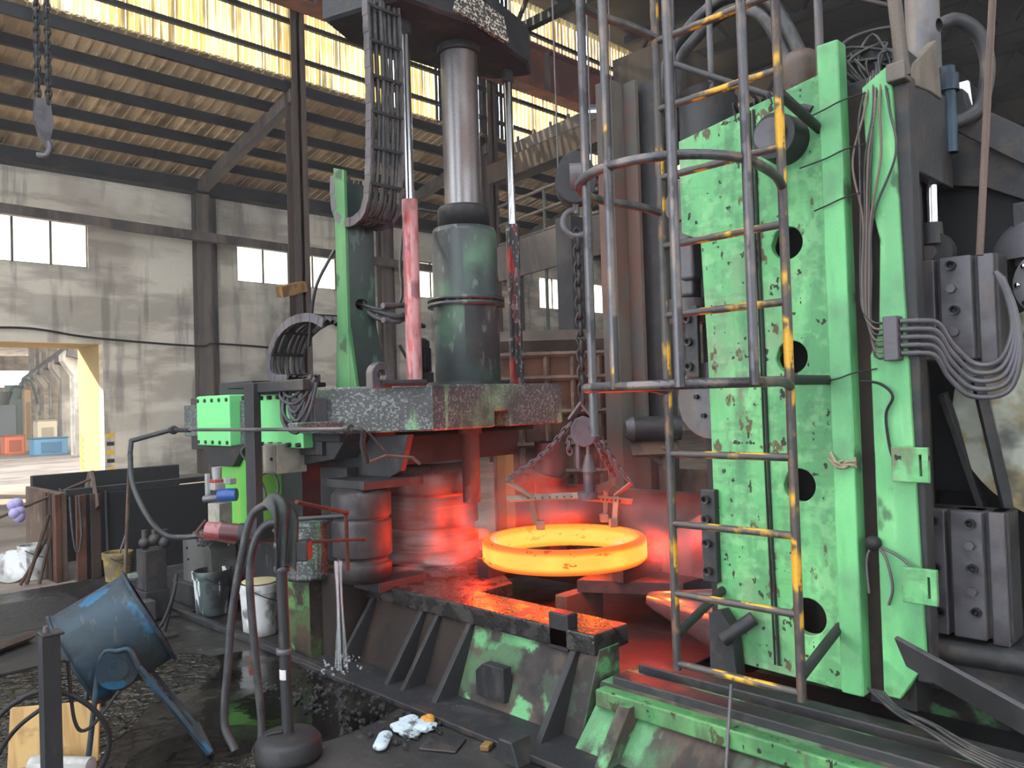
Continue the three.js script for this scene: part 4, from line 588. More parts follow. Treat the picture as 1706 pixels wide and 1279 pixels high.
{
  const t = thing('pipe_stand', 'dark upright pipe stand on a round cast base with a cloth at its head', 'stand', [2.02, 0, -3.68]);
  mesh('base', [lathe([[0, 0], [0.16, 0], [0.165, 0.03], [0.16, 0.09], [0.14, 0.115], [0.03, 0.13], [0, 0.13]], [2.02, 0, -3.68])], MT.black, t);
  mesh('pole', [rod([2.02, 0.1, -3.68], [2.005, 1.25, -3.69], 0.029, 0.027, 18)], MT.black, t);
  for (const y of [0.52, 0.93, 1.05]) mesh('clamp', [lathe([[0.026, 0], [0.04, 0], [0.04, 0.025], [0.026, 0.025]], [2.012, y, -3.685], 20)], MT.grey, t);
  mesh('nozzle_box', [rb(0.1, 0.1, 0.06, [2.1, 1.03, -3.62], [0, 0.78, 0])], MT.black, t);
  mesh('paper_tag', [put(new THREE.CylinderGeometry(0.0305, 0.0305, 0.05, 12, 1, true, 4.2, 1.6), [2.017, 0.42, -3.684])], plain(0xc8bcc0, 0.8), t);
}
{ // cloth draped over the head
  const n = 26, m = 18, g = new THREE.PlaneGeometry(1, 1, n, m), p = g.attributes.position;
  for (let i = 0; i < p.count; i++) { const u = p.getX(i) + 0.5, v = p.getY(i) * 2, s = u * 0.4; const a = Math.min(s / 0.1, 1.57), x = 0.1 * Math.sin(a), drop = 0.1 * (1 - Math.cos(a)) + Math.max(0, s - 0.157), w = v * (0.075 - 0.01 * u), fold = 0.014 * Math.sin(v * 7 + u * 4) * (0.4 + u); const X = x + fold - 0.02; p.setXYZ(i, 1.99 + X * 0.1 + w * 0.99, 1.325 - drop - v * v * 0.05 + (v > 0 ? -0.05 * u * v : 0), -3.69 + X * 0.99 - w * 0.1); }
  g.computeVertexNormals();
  solo('draped_cloth', [g], Object.assign(tint(MT.hose, 0x98b0a8), { side: THREE.DoubleSide }), 'dark green cloth draped over the head of the pipe stand', 'cloth');
}
[[[2.03, 1.265, -3.775], [1.99, 1.25, -3.82], [1.945, 1.19, -3.87], [1.91, 1.0, -3.91], [1.875, 0.7, -3.96], [1.857, 0.45, -3.98], [1.84, 0.15, -4.0], [1.86, 0.02, -3.93]], [[2.05, 1.165, -3.77], [2.0, 1.15, -3.82], [1.955, 1.06, -3.86], [1.94, 0.88, -3.89], [1.955, 0.5, -3.88], [1.975, 0.15, -3.87], [1.96, 0.015, -3.86]]].forEach((p, i) => solo('stand_hose', tube(p, 0.021, 70, 10), MT.hose, i ? 'shorter grey hose hanging from the middle of the pipe stand' : 'longer grey hose arching from the head of the pipe stand to the floor', 'hose', 'hoses hanging from the pipe stand'));
solo('base_cable', tube([[1.99, 0.14, -3.68], [1.93, 0.12, -3.74], [1.88, 0.05, -3.78], [1.88, 0.01, -3.66]], 0.007, 24, 6), MT.dark, 'thin black cable over the round base of the pipe stand', 'cable');
function bucket(name, label, x, z, r, h, m, lid, tilt) {
  const t = thing(name, label, 'bucket', [x, 0, z], 'buckets on the floor');
  mesh('pail', [lathe([[0, 0], [r * 0.84, 0], [r * 0.86, 0.01], [r, h - 0.06], [r - 0.006, h - 0.06], [r * 0.84, 0.02], [0, 0.02]], [x, 0, z])], m, t);
  mesh('rim', [lathe([[r, h - 0.07], [r + 0.01, h - 0.065], [r + 0.012, h - 0.005], [r, h], [r - 0.012, h - 0.004], [r - 0.008, h - 0.06]], [x, 0, z])], m, t);
  if (lid) mesh(lid[0], [lathe([[0, 0], [r * 0.9, 0], [r * 0.88, 0.012], [0, 0.014]], [x, lid[2], z])], lid[1], t);
  mesh('handle', [tube([...Array(9)].map((_, k) => { const a = -0.8 + k / 8 * Math.PI; return [x + Math.cos(a) * (r + 0.02), h - 0.04 - Math.sin(k / 8 * Math.PI) * 0.1, z + Math.sin(a) * (r + 0.02)]; }), 0.004, 24, 5)], MT.dark, t);
  if (tilt) t.rotation.set(...tilt);
  return t;
}
const soup = mat({ size: 256, rep: 0.4, base: [120, 112, 70], rough: 0.4, layers: [{ c: [60, 56, 36], f: [4, 4], t: 0.52, s: 0.1, a: 0.9 }] });
bucket('white_bucket', 'dirty white plastic bucket with a yellow-stained lid right of the leaning hoses', 3.0, -5.85, 0.15, 0.4, MT.bucket, ['lid', plain(0xd8cca0, 0.6), 0.4]);
bucket('dark_bucket', 'dark open bucket streaked with white paint full of murky liquid', 3.02, -6.75, 0.15, 0.38, MT.bucketDark, ['liquid', soup, 0.31]);
bucket('yellow_bucket', 'small yellow grimy bucket with sticks before the black tank', 2.98, -8.9, 0.14, 0.3, mat({ size: 256, rep: 0.4, base: [140, 118, 60], layers: [{ c: [90, 80, 60], f: [4, 4], o: 5, t: 0.54, s: 0.1, a: 0.85 }] }), ['liquid', soup, 0.24]);
bucket('pale_bucket', 'white bucket standing behind a round lid at the left edge', 2.42, -9.75, 0.15, 0.37, tint(MT.bucket, 0xffffff), null);
solo('bucket_lid', [cy(0.17, 0.17, 0.015, [2.2, 0.17, -9.75], [1.25, 0, 0.5], 32)], MT.bucket, 'round white lid leaning against the white bucket at the left', 'lid');
solo('stirring_stick', rod([2.97, 0.2, -8.9], [3.06, 0.52, -8.84], 0.01), MT.grey, 'thin stick standing in the small yellow bucket', 'stick');
solo('orange_stain_rag', [bx(0.03, 0.14, 0.006, [2.87, 0.2, -5.765], [0.1, -0.85, 0.1])], plain(0xd86038, 0.8), 'orange rag strip hanging on the white bucket', 'rag');
// plywood, post and cable at the lower left corner
solo('plywood_board', [rb(0.42, 0.29, 0.018, [0, 0, 0], [-0.16, 0, 0], 0.003).applyMatrix4(new THREE.Matrix4().makeRotationY(-0.62)).translate(1.2, 0.145, -4.53)], MT.ply, 'square light brown plywood board leaning behind the dark post', 'board');
{ const t = thing('sign_post', 'short dark square post in front of the plywood board', 'post', [1.06, 0, -4.07]); mesh('post', [bar([1.065, 0, -4.07], [1.06, 0.76, -4.065], 0.075, 0.075)], MT.black, t); mesh('cap_bolt', [rod([1.05, 0.76, -4.07], [1.05, 0.8, -4.07], 0.012)], MT.grey, t); mesh('top_plate', [rb(0.09, 0.015, 0.1, [1.07, 0.765, -4.07])], MT.black, t); }
[[[0.78, 0.2, -4.3], [0.9, 0.42, -4.2], [1.05, 0.5, -4.12], [1.2, 0.42, -4.05], [1.3, 0.25, -4.05], [1.28, 0.08, -4.1], [1.2, 0.02, -4.2]], [[0.85, 0.02, -4.4], [0.95, 0.3, -4.25], [1.1, 0.46, -4.1]], [[1.14, 0.62, -4.08], [1.16, 0.34, -4.06], [1.22, 0.3, -4.05], [1.34, 0.44, -4.02]]].forEach((p, i) => solo('power_cable', tube(p, 0.012 - i * 0.002, 40), MT.dark, ['thick black cable looping round the dark post and plywood', 'black cable rising from the floor to the dark post', 'thin black cable dangling before the plywood board'][i], 'cable', 'cables round the dark post'));
solo('paint_roll', rod([1.08, 0.05, -4.45], [1.27, 0.05, -4.22], 0.05, 0.046, 20), MT.bucket, 'dirty white tube lying at the bottom left corner', 'tube');
// litter on the floor
{
  const g = []; for (let k = 0; k < 9; k++) { const s = new THREE.IcosahedronGeometry(0.05, 2), p = s.attributes.position, sx = rnd(0.7, 1.5), sz = rnd(0.6, 1.3); for (let i = 0; i < p.count; i++) { const x = p.getX(i), y = p.getY(i), z = p.getZ(i), f = 0.8 + 0.5 * vn(x * 60 + 50 + k, z * 60 + 50, 512, 512, 3); p.setXYZ(i, x * f * sx, y * f * 0.35, z * f * sz); } s.computeVertexNormals(); g.push(put(s, [2.6 + (k % 3) * 0.05 + rnd(-0.03, 0.03), 0.02, -3.56 + Math.floor(k / 3) * 0.07 + rnd(-0.02, 0.02)])); }
  const toe = new THREE.CapsuleGeometry(0.038, 0.13, 4, 12); toe.scale(1, 1, 0.55); toe.rotateX(Math.PI / 2); toe.rotateY(0.75 + 1.57); toe.translate(2.42, 0.025, -3.44); g.push(toe);
  solo('work_rag', g, mat({ size: 256, rep: 0.3, base: [178, 190, 198], rough: 0.9, layers: [{ c: [70, 72, 74], f: [5, 5], o: 4, t: 0.54, s: 0.1, a: 0.8 }] }), 'crumpled pale blue-white work rag on the black floor before the bed', 'rag');
}
{ const g = []; for (let k = 0; k < 5; k++) g.push(put(new THREE.IcosahedronGeometry(0.03, 1), [2.75 + rnd(-0.03, 0.04), 0.018, -3.46 + rnd(-0.03, 0.03)]).scale(1, 1, 1)); solo('orange_glove', g, plain(0xc08030, 0.85), 'small crumpled orange-brown glove near the bed foot', 'glove'); }
{ const s = plateX([[-2.9, 0], [-2.74, 0], [-2.78, 0.1], [-2.86, 0.1]], 2.7, 2.82, undefined, 0.006); solo('steel_block', [s, rod([2.69, 0.05, -2.81], [2.695, 0.05, -2.81], 0.012)], MT.black, 'small trapezoid steel block lying by the foot of the bed', 'block'); }
solo('wood_chip', [rb(0.07, 0.03, 0.05, [2.74, 0.016, -3.0], [0, 0.4, 0])], tint(MT.ply, 0xb0a890), 'small wood chip beside the trapezoid steel block', 'wood chip');
solo('flat_scrap', [rb(0.16, 0.012, 0.2, [2.62, 0.008, -3.2], [0, 0.5, 0])], MT.black, 'flat black scrap plate on the floor before the bed', 'scrap');
{ const g = []; for (let k = 0; k < 320; k++) g.push(put(new THREE.DodecahedronGeometry(rnd(0.004, 0.016)), [2.72 + rnd(-0.35, 0.3), rnd(0.005, 0.03), -4.2 + rnd(-0.5, 0.9)])); solo('mill_scale', g, MT.black, 'heap of loose black mill scale along the bed foot', 'scale', undefined, 'stuff'); }
// wet floor: thin puddles and oily pit water
const puddleGeo = (cx, cz, rx, rz, s, y) => { const p = []; for (let k = 0; k < 60; k++) { const a = k / 60 * 6.2832, f = 0.75 + 0.5 * fbm(k / 60, 0.3, 7, 4, 3, s); p.push([cx + Math.cos(a) * rx * f, cz + Math.sin(a) * rz * f]); } return plateY(p, 0.001, y, [], 0); };
const wetMat = (c, r, b, f) => mat({ size: 512, rep: 1.2, base: c, rough: r, bump: b, bf: [f, f], grain: 0.02, layers: [{ c: [c[0] + 16, c[1] + 14, c[2] + 10], f: [5, 5], o: 5, t: 0.6, s: 0.12, a: 0.8, r: r + 0.3 }] });
info(struct('puddle', puddleGeo(2.25, -4.65, 1.0, 0.95, 4, 0.004), wetMat([14, 14, 13], 0.06, 0.002, 14)), 'broad black puddle mirroring the machine between the fan and the bed', 'puddle').userData.kind = 'stuff';
info(struct('puddle', puddleGeo(1.25, -5.55, 1.1, 0.95, 9, 0.006), wetMat([20, 18, 15], 0.05, 0.06, 26)), 'glittering oily puddle with ripples behind the blue fan', 'puddle').userData.kind = 'stuff';
info(struct('puddle', puddleGeo(1.75, -3.9, 0.45, 0.45, 14, 0.004), wetMat([26, 22, 15], 0.08, 0.05, 34)), 'rippled brown puddle below the fan legs', 'puddle').userData.kind = 'stuff';
// steel floor plates
const fp = tint(MT.black, 0xc8c0bc);
for (const [x0, x1, z0, z1, l] of [[1.0, 2.4, -8.6, -7.4, 'farthest dark steel floor plate before the black tank'], [1.2, 2.55, -7.38, -6.3, 'dark steel floor plate behind the blue fan'], [2.42, 2.95, -7.9, -6.9, 'narrow dark steel floor plate beside the dark open bucket']]) solo('floor_plate', span(x0, x1, 0, 0.02, z0, z1, 0.004), fp, l, 'floor plate', 'steel floor plates');
solo('pit_grating_edge', [bar([0.6, 0.06, -6.3], [1.7, 0.06, -7.0], 0.05, 0.1), bar([0.3, 0.06, -5.6], [1.2, 0.06, -6.1], 0.04, 0.1)], MT.rust, 'rusty edge beams of the scale pit at the left', 'edge beam');
// ---------- black tank with leaning tools ----------
{
  const t = thing('black_tank', 'long black open steel tank behind the pump group', 'tank', [3.4, 0, -9.4]);
  mesh('front_wall', [span(2.75, 4.3, 0, 0.9, -9.3, -9.22)], MT.dark, t);
  mesh('end_wall', [span(2.55, 2.62, 0, 0.93, -10.6, -9.3)], MT.rust, t);
  mesh('back_wall', [span(2.6, 4.3, 0, 1.05, -10.6, -10.5)], MT.dark, t);
  mesh('top_edge', [bar([2.6, 0.93, -9.3], [4.3, 0.95, -9.25], 0.06, 0.08)], MT.black, t);
  for (const [z, c] of [[-9.34, 0xe8b8a0], [-9.5, 0x888078], [-9.68, 0xd8c8b8]]) mesh('side_board', [span(2.5, 2.56, 0, 0.92, z - 0.06, z + 0.06)], tint(MT.rust, c), t);
  for (const x of [2.72, 2.86]) mesh('side_board', [span(x - 0.05, x + 0.05, 0, 0.9, -9.21, -9.17)], tint(MT.rust, x < 2.8 ? 0xf0c0a8 : 0xb0a8a0), t);
  mesh('corner_pipe', [rod([2.98, 0, -9.18], [2.97, 0.92, -9.2], 0.02)], MT.black, t);
}
solo('leather_strap', tube([[2.6, 0.9, -9.14], [2.62, 0.5, -9.12], [2.66, 0.3, -9.12], [2.7, 0.5, -9.12], [2.69, 0.9, -9.14]], 0.012, 30, 6), MT.hose, 'dark strap hanging in a loop on the tank boards', 'strap');
[[[2.2, 0.02, -9.4], [2.75, 0.95, -9.45], 0.016, 'long wooden tool handle leaning on the tank, leftmost'], [[2.35, 0.02, -9.3], [2.62, 0.96, -9.5], 0.018, 'wooden tool handle leaning steeply on the tank boards'], [[2.25, 0.02, -9.38], [2.48, 0.7, -9.42], 0.02, 'short stout handle leaning among the tools']].forEach(([a, b, r, l]) => solo('tool_handle', rod(a, b, r), tint(MT.rust, 0xb0a494), l, 'tool handle', 'handles leaning on the tank'));
{ const t = thing('shovel', 'rusty shovel with its blade up lying across the tank rim', 'shovel', [2.4, 0.5, -9.6]); mesh('handle', [rod([1.95, 0.62, -9.85], [2.86, 1.05, -9.3], 0.014)], tint(MT.rust, 0xc0b0a0), t); mesh('blade', [plateX([[-9.52, 0.95], [-9.4, 1.12], [-9.26, 1.14], [-9.2, 1.0], [-9.1, 0.78], [-9.16, 0.74], [-9.3, 0.92]], 2.86, 2.872)], MT.rust, t); }
{ const g = []; for (let k = 0; k < 6; k++) g.push(put(new THREE.IcosahedronGeometry(0.06, 1), [2.24 + rnd(-0.04, 0.04), 0.78 + rnd(-0.1, 0.08), -9.62 + rnd(-0.03, 0.03)])); solo('lilac_glove', g, plain(0x9890b8, 0.9), 'lilac work glove hung on the leaning tool handles', 'glove'); }
// ---------- pump group left of the mill ----------
{
  const t = thing('filter_unit', 'stacked valve and filter unit with a bright blue ring clamp', 'valve unit', [2.83, 0.8, -6.1]);
  mesh('lower_block', [rb(0.13, 0.17, 0.13, [2.8, 0.94, -6.08], [0, 0.3, 0])], tint(MT.pale, 0xfff8e8), t);
  mesh('blue_clamp', [rod([2.8, 1.08, -6.1], [2.9, 1.08, -6.0], 0.05, 0.05, 24)], plain(0x244a8c, 0.45), t);
  mesh('plug', [rod([2.72, 1.05, -6.19], [2.8, 1.06, -6.1], 0.028, 0.028, 16)], MT.steel, t);
  mesh('middle_block', [rb(0.09, 0.06, 0.1, [2.8, 1.15, -6.12])], MT.pale, t); mesh('red_band', [rb(0.085, 0.03, 0.095, [2.8, 1.19, -6.12])], tint(MT.redPaint, 0xe0a0a0), t);
  mesh('top_valve', [cy(0.035, 0.04, 0.1, [2.8, 1.25, -6.12]), rb(0.06, 0.05, 0.12, [2.86, 1.19, -6.03])], MT.pale, t);
  mesh('side_manifold', [rb(0.035, 0.18, 0.04, [2.75, 1.16, -6.18])], MT.pale, t);
}
[[[2.98, 1.28, -5.94], [3.02, 1.38, -5.9], [2.98, 1.46, -5.95], [2.94, 1.4, -5.98], [3.0, 1.28, -5.9], [3.04, 1.12, -5.82], [3.05, 1.0, -5.8]], [[3.0, 1.22, -5.9], [3.1, 1.24, -5.8], [3.13, 1.12, -5.76], [3.08, 0.98, -5.8], [3.0, 0.95, -5.88]], [[3.04, 1.02, -5.82], [2.95, 0.92, -5.86], [2.86, 0.78, -5.9], [2.8, 0.7, -5.95]]].forEach((p, i) => solo('valve_cable', tube(p, 0.011, 40), MT.hose, ['black cable in an upright loop above the blue clamp', 'grey hose bent right of the blue clamp', 'black cable running down past the valve block'][i], 'cable', 'cables of the valve unit'));
{
  const t = thing('red_accumulator', 'worn red horizontal cylinder with a tube guard in the pump group', 'hydraulic cylinder', [2.8, 0.75, -5.75]);
  mesh('barrel', [rod([2.7, 0.83, -5.84], [3.0, 0.79, -5.55], 0.07, 0.07, 28)], tint(MT.redPaint, 0x786468), t); mesh('pink_end', [rod([2.62, 0.84, -5.92], [2.7, 0.83, -5.84], 0.071, 0.071, 28)], tint(MT.redPaint, 0xc8b0b0), t); mesh('end_cap', [rod([3.0, 0.79, -5.55], [3.12, 0.775, -5.43], 0.076, 0.06, 24)], MT.black, t); mesh('band', [rod([2.8, 0.816, -5.745], [2.84, 0.811, -5.705], 0.075, 0.075, 28)], MT.black, t);
  mesh('tube_guard', [pipe([[2.62, 0.92, -5.93], [2.55, 0.84, -5.94], [2.56, 0.81, -5.93], [2.75, 0.75, -5.74], [2.8, 0.8, -5.72]], 0.013)], tint(MT.rust, 0xe0b0a8), t);
}
{
  const t = thing('pump_tank', 'grey sloped sheet metal pump tank with bolts and coiled wires', 'pump tank', [3.2, 0, -7.1]);
  const pt = tint(MT.pale, 0x9c9c9a);
  mesh('case', [plateX([[-7.4, 0.2], [-6.8, 0.12], [-6.83, 0.52], [-6.95, 0.62], [-7.4, 0.6]], 3.05, 3.28)], pt, t); mesh('plinth', [span(2.98, 3.28, 0, 0.2, -7.5, -6.9)], MT.black, t); mesh('top_cover', [rb(0.24, 0.03, 0.36, [3.14, 0.65, -6.95])], pt, t);
  for (const [y, z] of [[0.5, -7.3], [0.4, -7.28], [0.55, -7.05], [0.3, -7.0]]) mesh('bolt', [hex(0.012, 0.02, [3.045, y, z], [1, 0, 0])], MT.dark, t);
}
solo('floor_kerb', span(2.8, 2.86, 0, 0.045, -7.6, -4.5), MT.black, 'low dark steel kerb on the floor beside the buckets', 'kerb');
{ const g = []; for (let k = 0; k < 16; k++) { const a = rnd(0, 6), r = rnd(0.03, 0.07); g.push(tube([...Array(6)].map((_, i) => [2.95 + Math.cos(a + i) * r + rnd(-0.01, 0.01), 0.66 + Math.sin(a + i) * r + rnd(-0.01, 0.01), -6.73 + Math.cos(a * 2 + i) * r]), 0.004, 24, 5)); } solo('wire_tangle', g, MT.grey, 'tangle of thin pale wires on the pump tank', 'wires', undefined, 'stuff'); }
{
  const t = thing('pump', 'small black pump with valves and a green outlet before the black tank', 'pump', [2.6, 0, -7.05]);
  mesh('body', [rb(0.18, 0.34, 0.2, [2.62, 0.42, -7.02])], MT.black, t); mesh('foot', [span(2.52, 2.72, 0, 0.25, -7.15, -6.9)], MT.black, t); mesh('inlet', [rod([2.48, 0.34, -7.2], [2.6, 0.36, -7.06], 0.035, 0.045, 16)], tint(MT.grimeGreen, 0xffffff), t);
  for (let k = 0; k < 3; k++) mesh('valve', [put(new THREE.SphereGeometry(0.05, 14, 10), [2.58 + k * 0.06, 0.64 + (k % 2) * 0.03, -7.05 + k * 0.06]), cy(0.025, 0.025, 0.1, [2.58 + k * 0.06, 0.7, -7.05 + k * 0.06])], MT.black, t);
  mesh('small_box', [rb(0.12, 0.16, 0.14, [2.5, 0.12, -6.85])], MT.grey, t);
}
solo('ribbed_ledge', [span(2.75, 3.0, 0.8, 0.9, -5.6, -5.42), span(2.74, 2.75, 0.84, 0.88, -5.5, -5.48)], MT.black, 'dark ledge with two slots above the red cylinder', 'ledge');
solo('hand_pump', [tube([[2.42, 0.02, -6.6], [2.4, 0.06, -6.5], [2.46, 0.08, -6.42], [2.55, 0.3, -6.4], [2.6, 0.45, -6.45]], 0.014, 30), rod([2.5, 0.02, -6.45], [2.58, 0.4, -6.4], 0.01)], MT.dark, 'black coiled hose and lever before the pump tank', 'hose');
solo('tyre', [put(new THREE.TorusGeometry(0.38, 0.09, 12, 36), [9.6, 0.46, -20.6], [0, 0.9, 0])], MT.dark, 'first of two old tyres leaning on the back wall', 'tyre', 'old tyres by the wall');
solo('tyre', [put(new THREE.TorusGeometry(0.38, 0.09, 12, 36), [10.3, 0.46, -20.9], [0, 0.9, 0])], MT.dark, 'second of two old tyres leaning on the back wall, behind the first', 'tyre', 'old tyres by the wall');
// ---------- crane hook, lifting sling, background machinery ----------
const linkG = (() => { const g = new THREE.TorusGeometry(0.5, 0.16, 7, 18); g.scale(0.62, 1, 1); return g; })();
function chain(parent, pts, size, m, name = 'link') {
  const c = new THREE.CatmullRomCurve3(pts.map((p) => V(...p))), n = Math.max(2, Math.round(c.getLength() / (size * 0.68))), P = c.getSpacedPoints(n), g = linkG.clone().scale(size, size, size); boxUV(g.toNonIndexed()); const b = baseOf.get(parent);
  for (let i = 0; i < n; i++) { const o = new THREE.Mesh(g, m), d = P[i + 1].clone().sub(P[i]).normalize(); o.quaternion.setFromUnitVectors(UPV, d).multiply(new THREE.Quaternion().setFromAxisAngle(UPV, (i % 2) * 1.57 + 0.6)); o.position.copy(P[i]).add(P[i + 1]).multiplyScalar(0.5).sub(V(...b)); const k = parent.children.filter((q) => q.userData.plain === name).length; o.name = k ? `${name}_${String(k).padStart(3, '0')}` : name; o.userData.plain = name; o.castShadow = o.receiveShadow = true; parent.add(o); }
}
const HX = 4.29, HZ = -3.6;
{
  const t = thing('crane_hook', 'crane hook block with rounded sheave cover hanging above the lifting sling', 'crane hook', [HX, 2.9, HZ]);
  const cheek = (o) => { const q = extrude(shape([...Array(20)].map((_, k) => { const a = k / 20 * 6.283; return [Math.cos(a) * 0.135 * (1 - 0.12 * Math.sin(a)), Math.sin(a) * 0.18]; })), 0.02, 0.006); q.rotateY(-0.785); q.translate(HX - o * 0.707, 3.29, HZ + o * 0.707); return q; };
  mesh('cheek_plate', [cheek(0.05)], MT.black, t); mesh('cheek_plate', [cheek(-0.07)], MT.black, t);
  mesh('sheave', [cy(0.12, 0.12, 0.09, [HX, 3.29, HZ], [Math.PI / 2, 0, -0.785, 'YXZ'], 28)], MT.grey, t);
  const h = []; for (let k = 0; k <= 14; k++) { const a = 1.7 + k / 14 * 4.6; h.push([HX + Math.cos(a) * 0.095 * 0.72, 2.985 + Math.sin(a) * 0.095, HZ + Math.cos(a) * 0.095 * 0.72]); }
  mesh('hook', [tube([[HX, 3.12, HZ], ...h], 0.022, 50, 10), rod([HX, 3.14, HZ], [HX, 3.05, HZ], 0.02)], tint(MT.steel, 0xffffff, { metalness: 0.3 }), t);
  for (const s of [-1, 1]) mesh('wire_rope', [rod([HX + s * 0.075, 3.3, HZ + s * 0.09], [HX + s * 0.085, 13.8, HZ + s * 0.1], 0.006)], MT.grey, t);
}
{
  const t = thing('lifting_sling', 'chain lifting sling with three drilled flat steel arms and grab claws above the glowing ring', 'lifting sling', [HX, 0.9, HZ]);
  const pale = tint(MT.pale, 0xe8c0a8);
  mesh('shackle', [bar([HX, 1.72, HZ], [HX - 0.065, 1.6, HZ - 0.065], 0.02, 0.05), bar([HX, 1.72, HZ], [HX + 0.065, 1.6, HZ + 0.065], 0.02, 0.05)], MT.grey, t);
  mesh('centre_plate', [plateZ([...Array(10)].map((_, k) => { const a = k / 10 * 6.283 + 0.3; return [HX + Math.cos(a) * 0.09, 1.52 + Math.sin(a) * 0.105]; }), HZ - 0.02, HZ + 0.02).applyMatrix4(new THREE.Matrix4().makeTranslation(HX, 0, HZ).multiply(new THREE.Matrix4().makeRotationY(-0.785)).multiply(new THREE.Matrix4().makeTranslation(-HX, 0, -HZ)))], MT.grey, t);
  mesh('drop_bar', [bar([HX - 0.03, 1.45, HZ - 0.03], [HX - 0.03, 1.26, HZ - 0.03], 0.022, 0.03), rod([HX + 0.02, 1.45, HZ + 0.02], [HX + 0.02, 1.3, HZ + 0.02], 0.014)], MT.grey, t);
  mesh('cone_hub', [rod([HX + 0.02, 1.24, HZ + 0.02], [HX + 0.02, 1.36, HZ + 0.02], 0.055, 0.02, 20), rod([HX + 0.02, 1.08, HZ + 0.02], [HX + 0.02, 1.24, HZ + 0.02], 0.04, 0.04, 16), rod([HX + 0.01, 1.05, HZ + 0.01], [HX + 0.01, 1.1, HZ + 0.01], 0.07, 0.07, 20)], MT.grey, t);
  const arms = [[[HX, 1.075, HZ], [3.9, 1.07, -3.99]], [[HX, 1.06, HZ], [4.53, 1.02, -3.38]], [[HX, 1.08, HZ], [4.78, 1.12, -3.72]]];
  const hole = proto([cy(0.006, 0.006, 0.004, [0, 0, 0], [Math.PI / 2, 0, 0], 8)], MT.dark);
  arms.forEach(([p, q], i) => {
    const arm = mesh('arm', [bar(p, q, 0.055, 0.014)], pale, t); const ang = Math.atan2(q[0] - p[0], q[2] - p[2]) + Math.PI / 2;
    for (let k = 2; k < 9; k++) { const f = k / 11; const x = p[0] + (q[0] - p[0]) * f, y = p[1] + (q[1] - p[1]) * f, z = p[2] + (q[2] - p[2]) * f; const off = i === 2 ? 0 : 0.028; piece('drilled_hole', hole, arm, [x - off * 0.7, y, z + off * 0.7], [0, -0.785, 0]); }
    mesh('lever', [bar([p[0] + (q[0] - p[0]) * 0.62, 1.06, p[2] + (q[2] - p[2]) * 0.62], [q[0], i === 0 ? 1.19 : 1.15, q[2]], 0.04, 0.014)], pale, t);
    mesh('claw', [bar([p[0] + (q[0] - p[0]) * 0.68, 1.06, p[2] + (q[2] - p[2]) * 0.68], [p[0] + (q[0] - p[0]) * 0.62, 0.88, p[2] + (q[2] - p[2]) * 0.62], 0.045, 0.03), rb(0.07, 0.06, 0.06, [p[0] + (q[0] - p[0]) * 0.58, 0.88, p[2] + (q[2] - p[2]) * 0.58], [0, 0.8, 0])], pale, t);
    chain(t, [[HX + (q[0] - HX) * 0.16, 1.58, HZ + (q[2] - HZ) * 0.16], [HX + (q[0] - HX) * 0.5, 1.38, HZ + (q[2] - HZ) * 0.5], [q[0], i === 0 ? 1.19 : 1.15, q[2]]], 0.058, MT.grey);
  });
  chain(t, [[HX + 0.01, 1.56, HZ + 0.02], [HX + 0.06, 1.45, HZ + 0.06], [HX + 0.1, 1.36, HZ + 0.08]], 0.058, MT.grey);
  chain(t, [[HX - 0.05, 1.52, HZ - 0.05], [HX - 0.075, 1.44, HZ - 0.075], [HX - 0.07, 1.37, HZ - 0.07]], 0.058, MT.grey);
  chain(t, [[HX, 2.93, HZ], [HX, 2.3, HZ], [HX, 1.72, HZ]], 0.09, MT.black);
}
{ // dangling hook block at far upper left
  const t = thing('hanging_chain_hook', 'double chain with a hook block hanging in front of the roof at upper left', 'chain hook', [4.08, 6.2, -15.5]);
  chain(t, [[4.03, 9.6, -15.5], [4.03, 8.4, -15.5], [4.03, 7.2, -15.5]], 0.16, MT.dark); chain(t, [[4.17, 9.6, -15.4], [4.17, 8.4, -15.4], [4.17, 7.2, -15.4]], 0.16, MT.dark);
  mesh('block', [plateZ([[3.98, 7.25], [4.2, 7.25], [4.24, 6.8], [4.16, 6.45], [4.04, 6.6], [3.96, 6.9]], -15.55, -15.4)], MT.grey, t); mesh('hook', [tube([[4.12, 6.6, -15.47], [4.18, 6.45, -15.42], [4.14, 6.3, -15.46], [4.02, 6.3, -15.56]], 0.05, 24, 8)], MT.grey, t);
}
solo('wall_bracket', [bar([9.68, 4.55, -16.4], [9.0, 4.35, -16.3], 0.24, 0.22)], mat({ size: 256, rep: 1.5, base: [150, 112, 62], rough: 0.8, layers: [{ c: [90, 66, 46], f: [5, 5], t: 0.55, s: 0.12, a: 0.8 }] }), 'rusty orange steel bracket arm on the tall hall column', 'bracket');
solo('wall_cable', tube([[4.5, 3.85, -21.9], [5.5, 3.86, -21.9], [6.9, 3.68, -21.9], [9.4, 3.52, -21.6], [9.9, 3.6, -21.6], [12, 3.55, -21.9]], 0.03, 60, 6), MT.dark, 'thin black cable sagging along the back wall over the gate', 'cable');
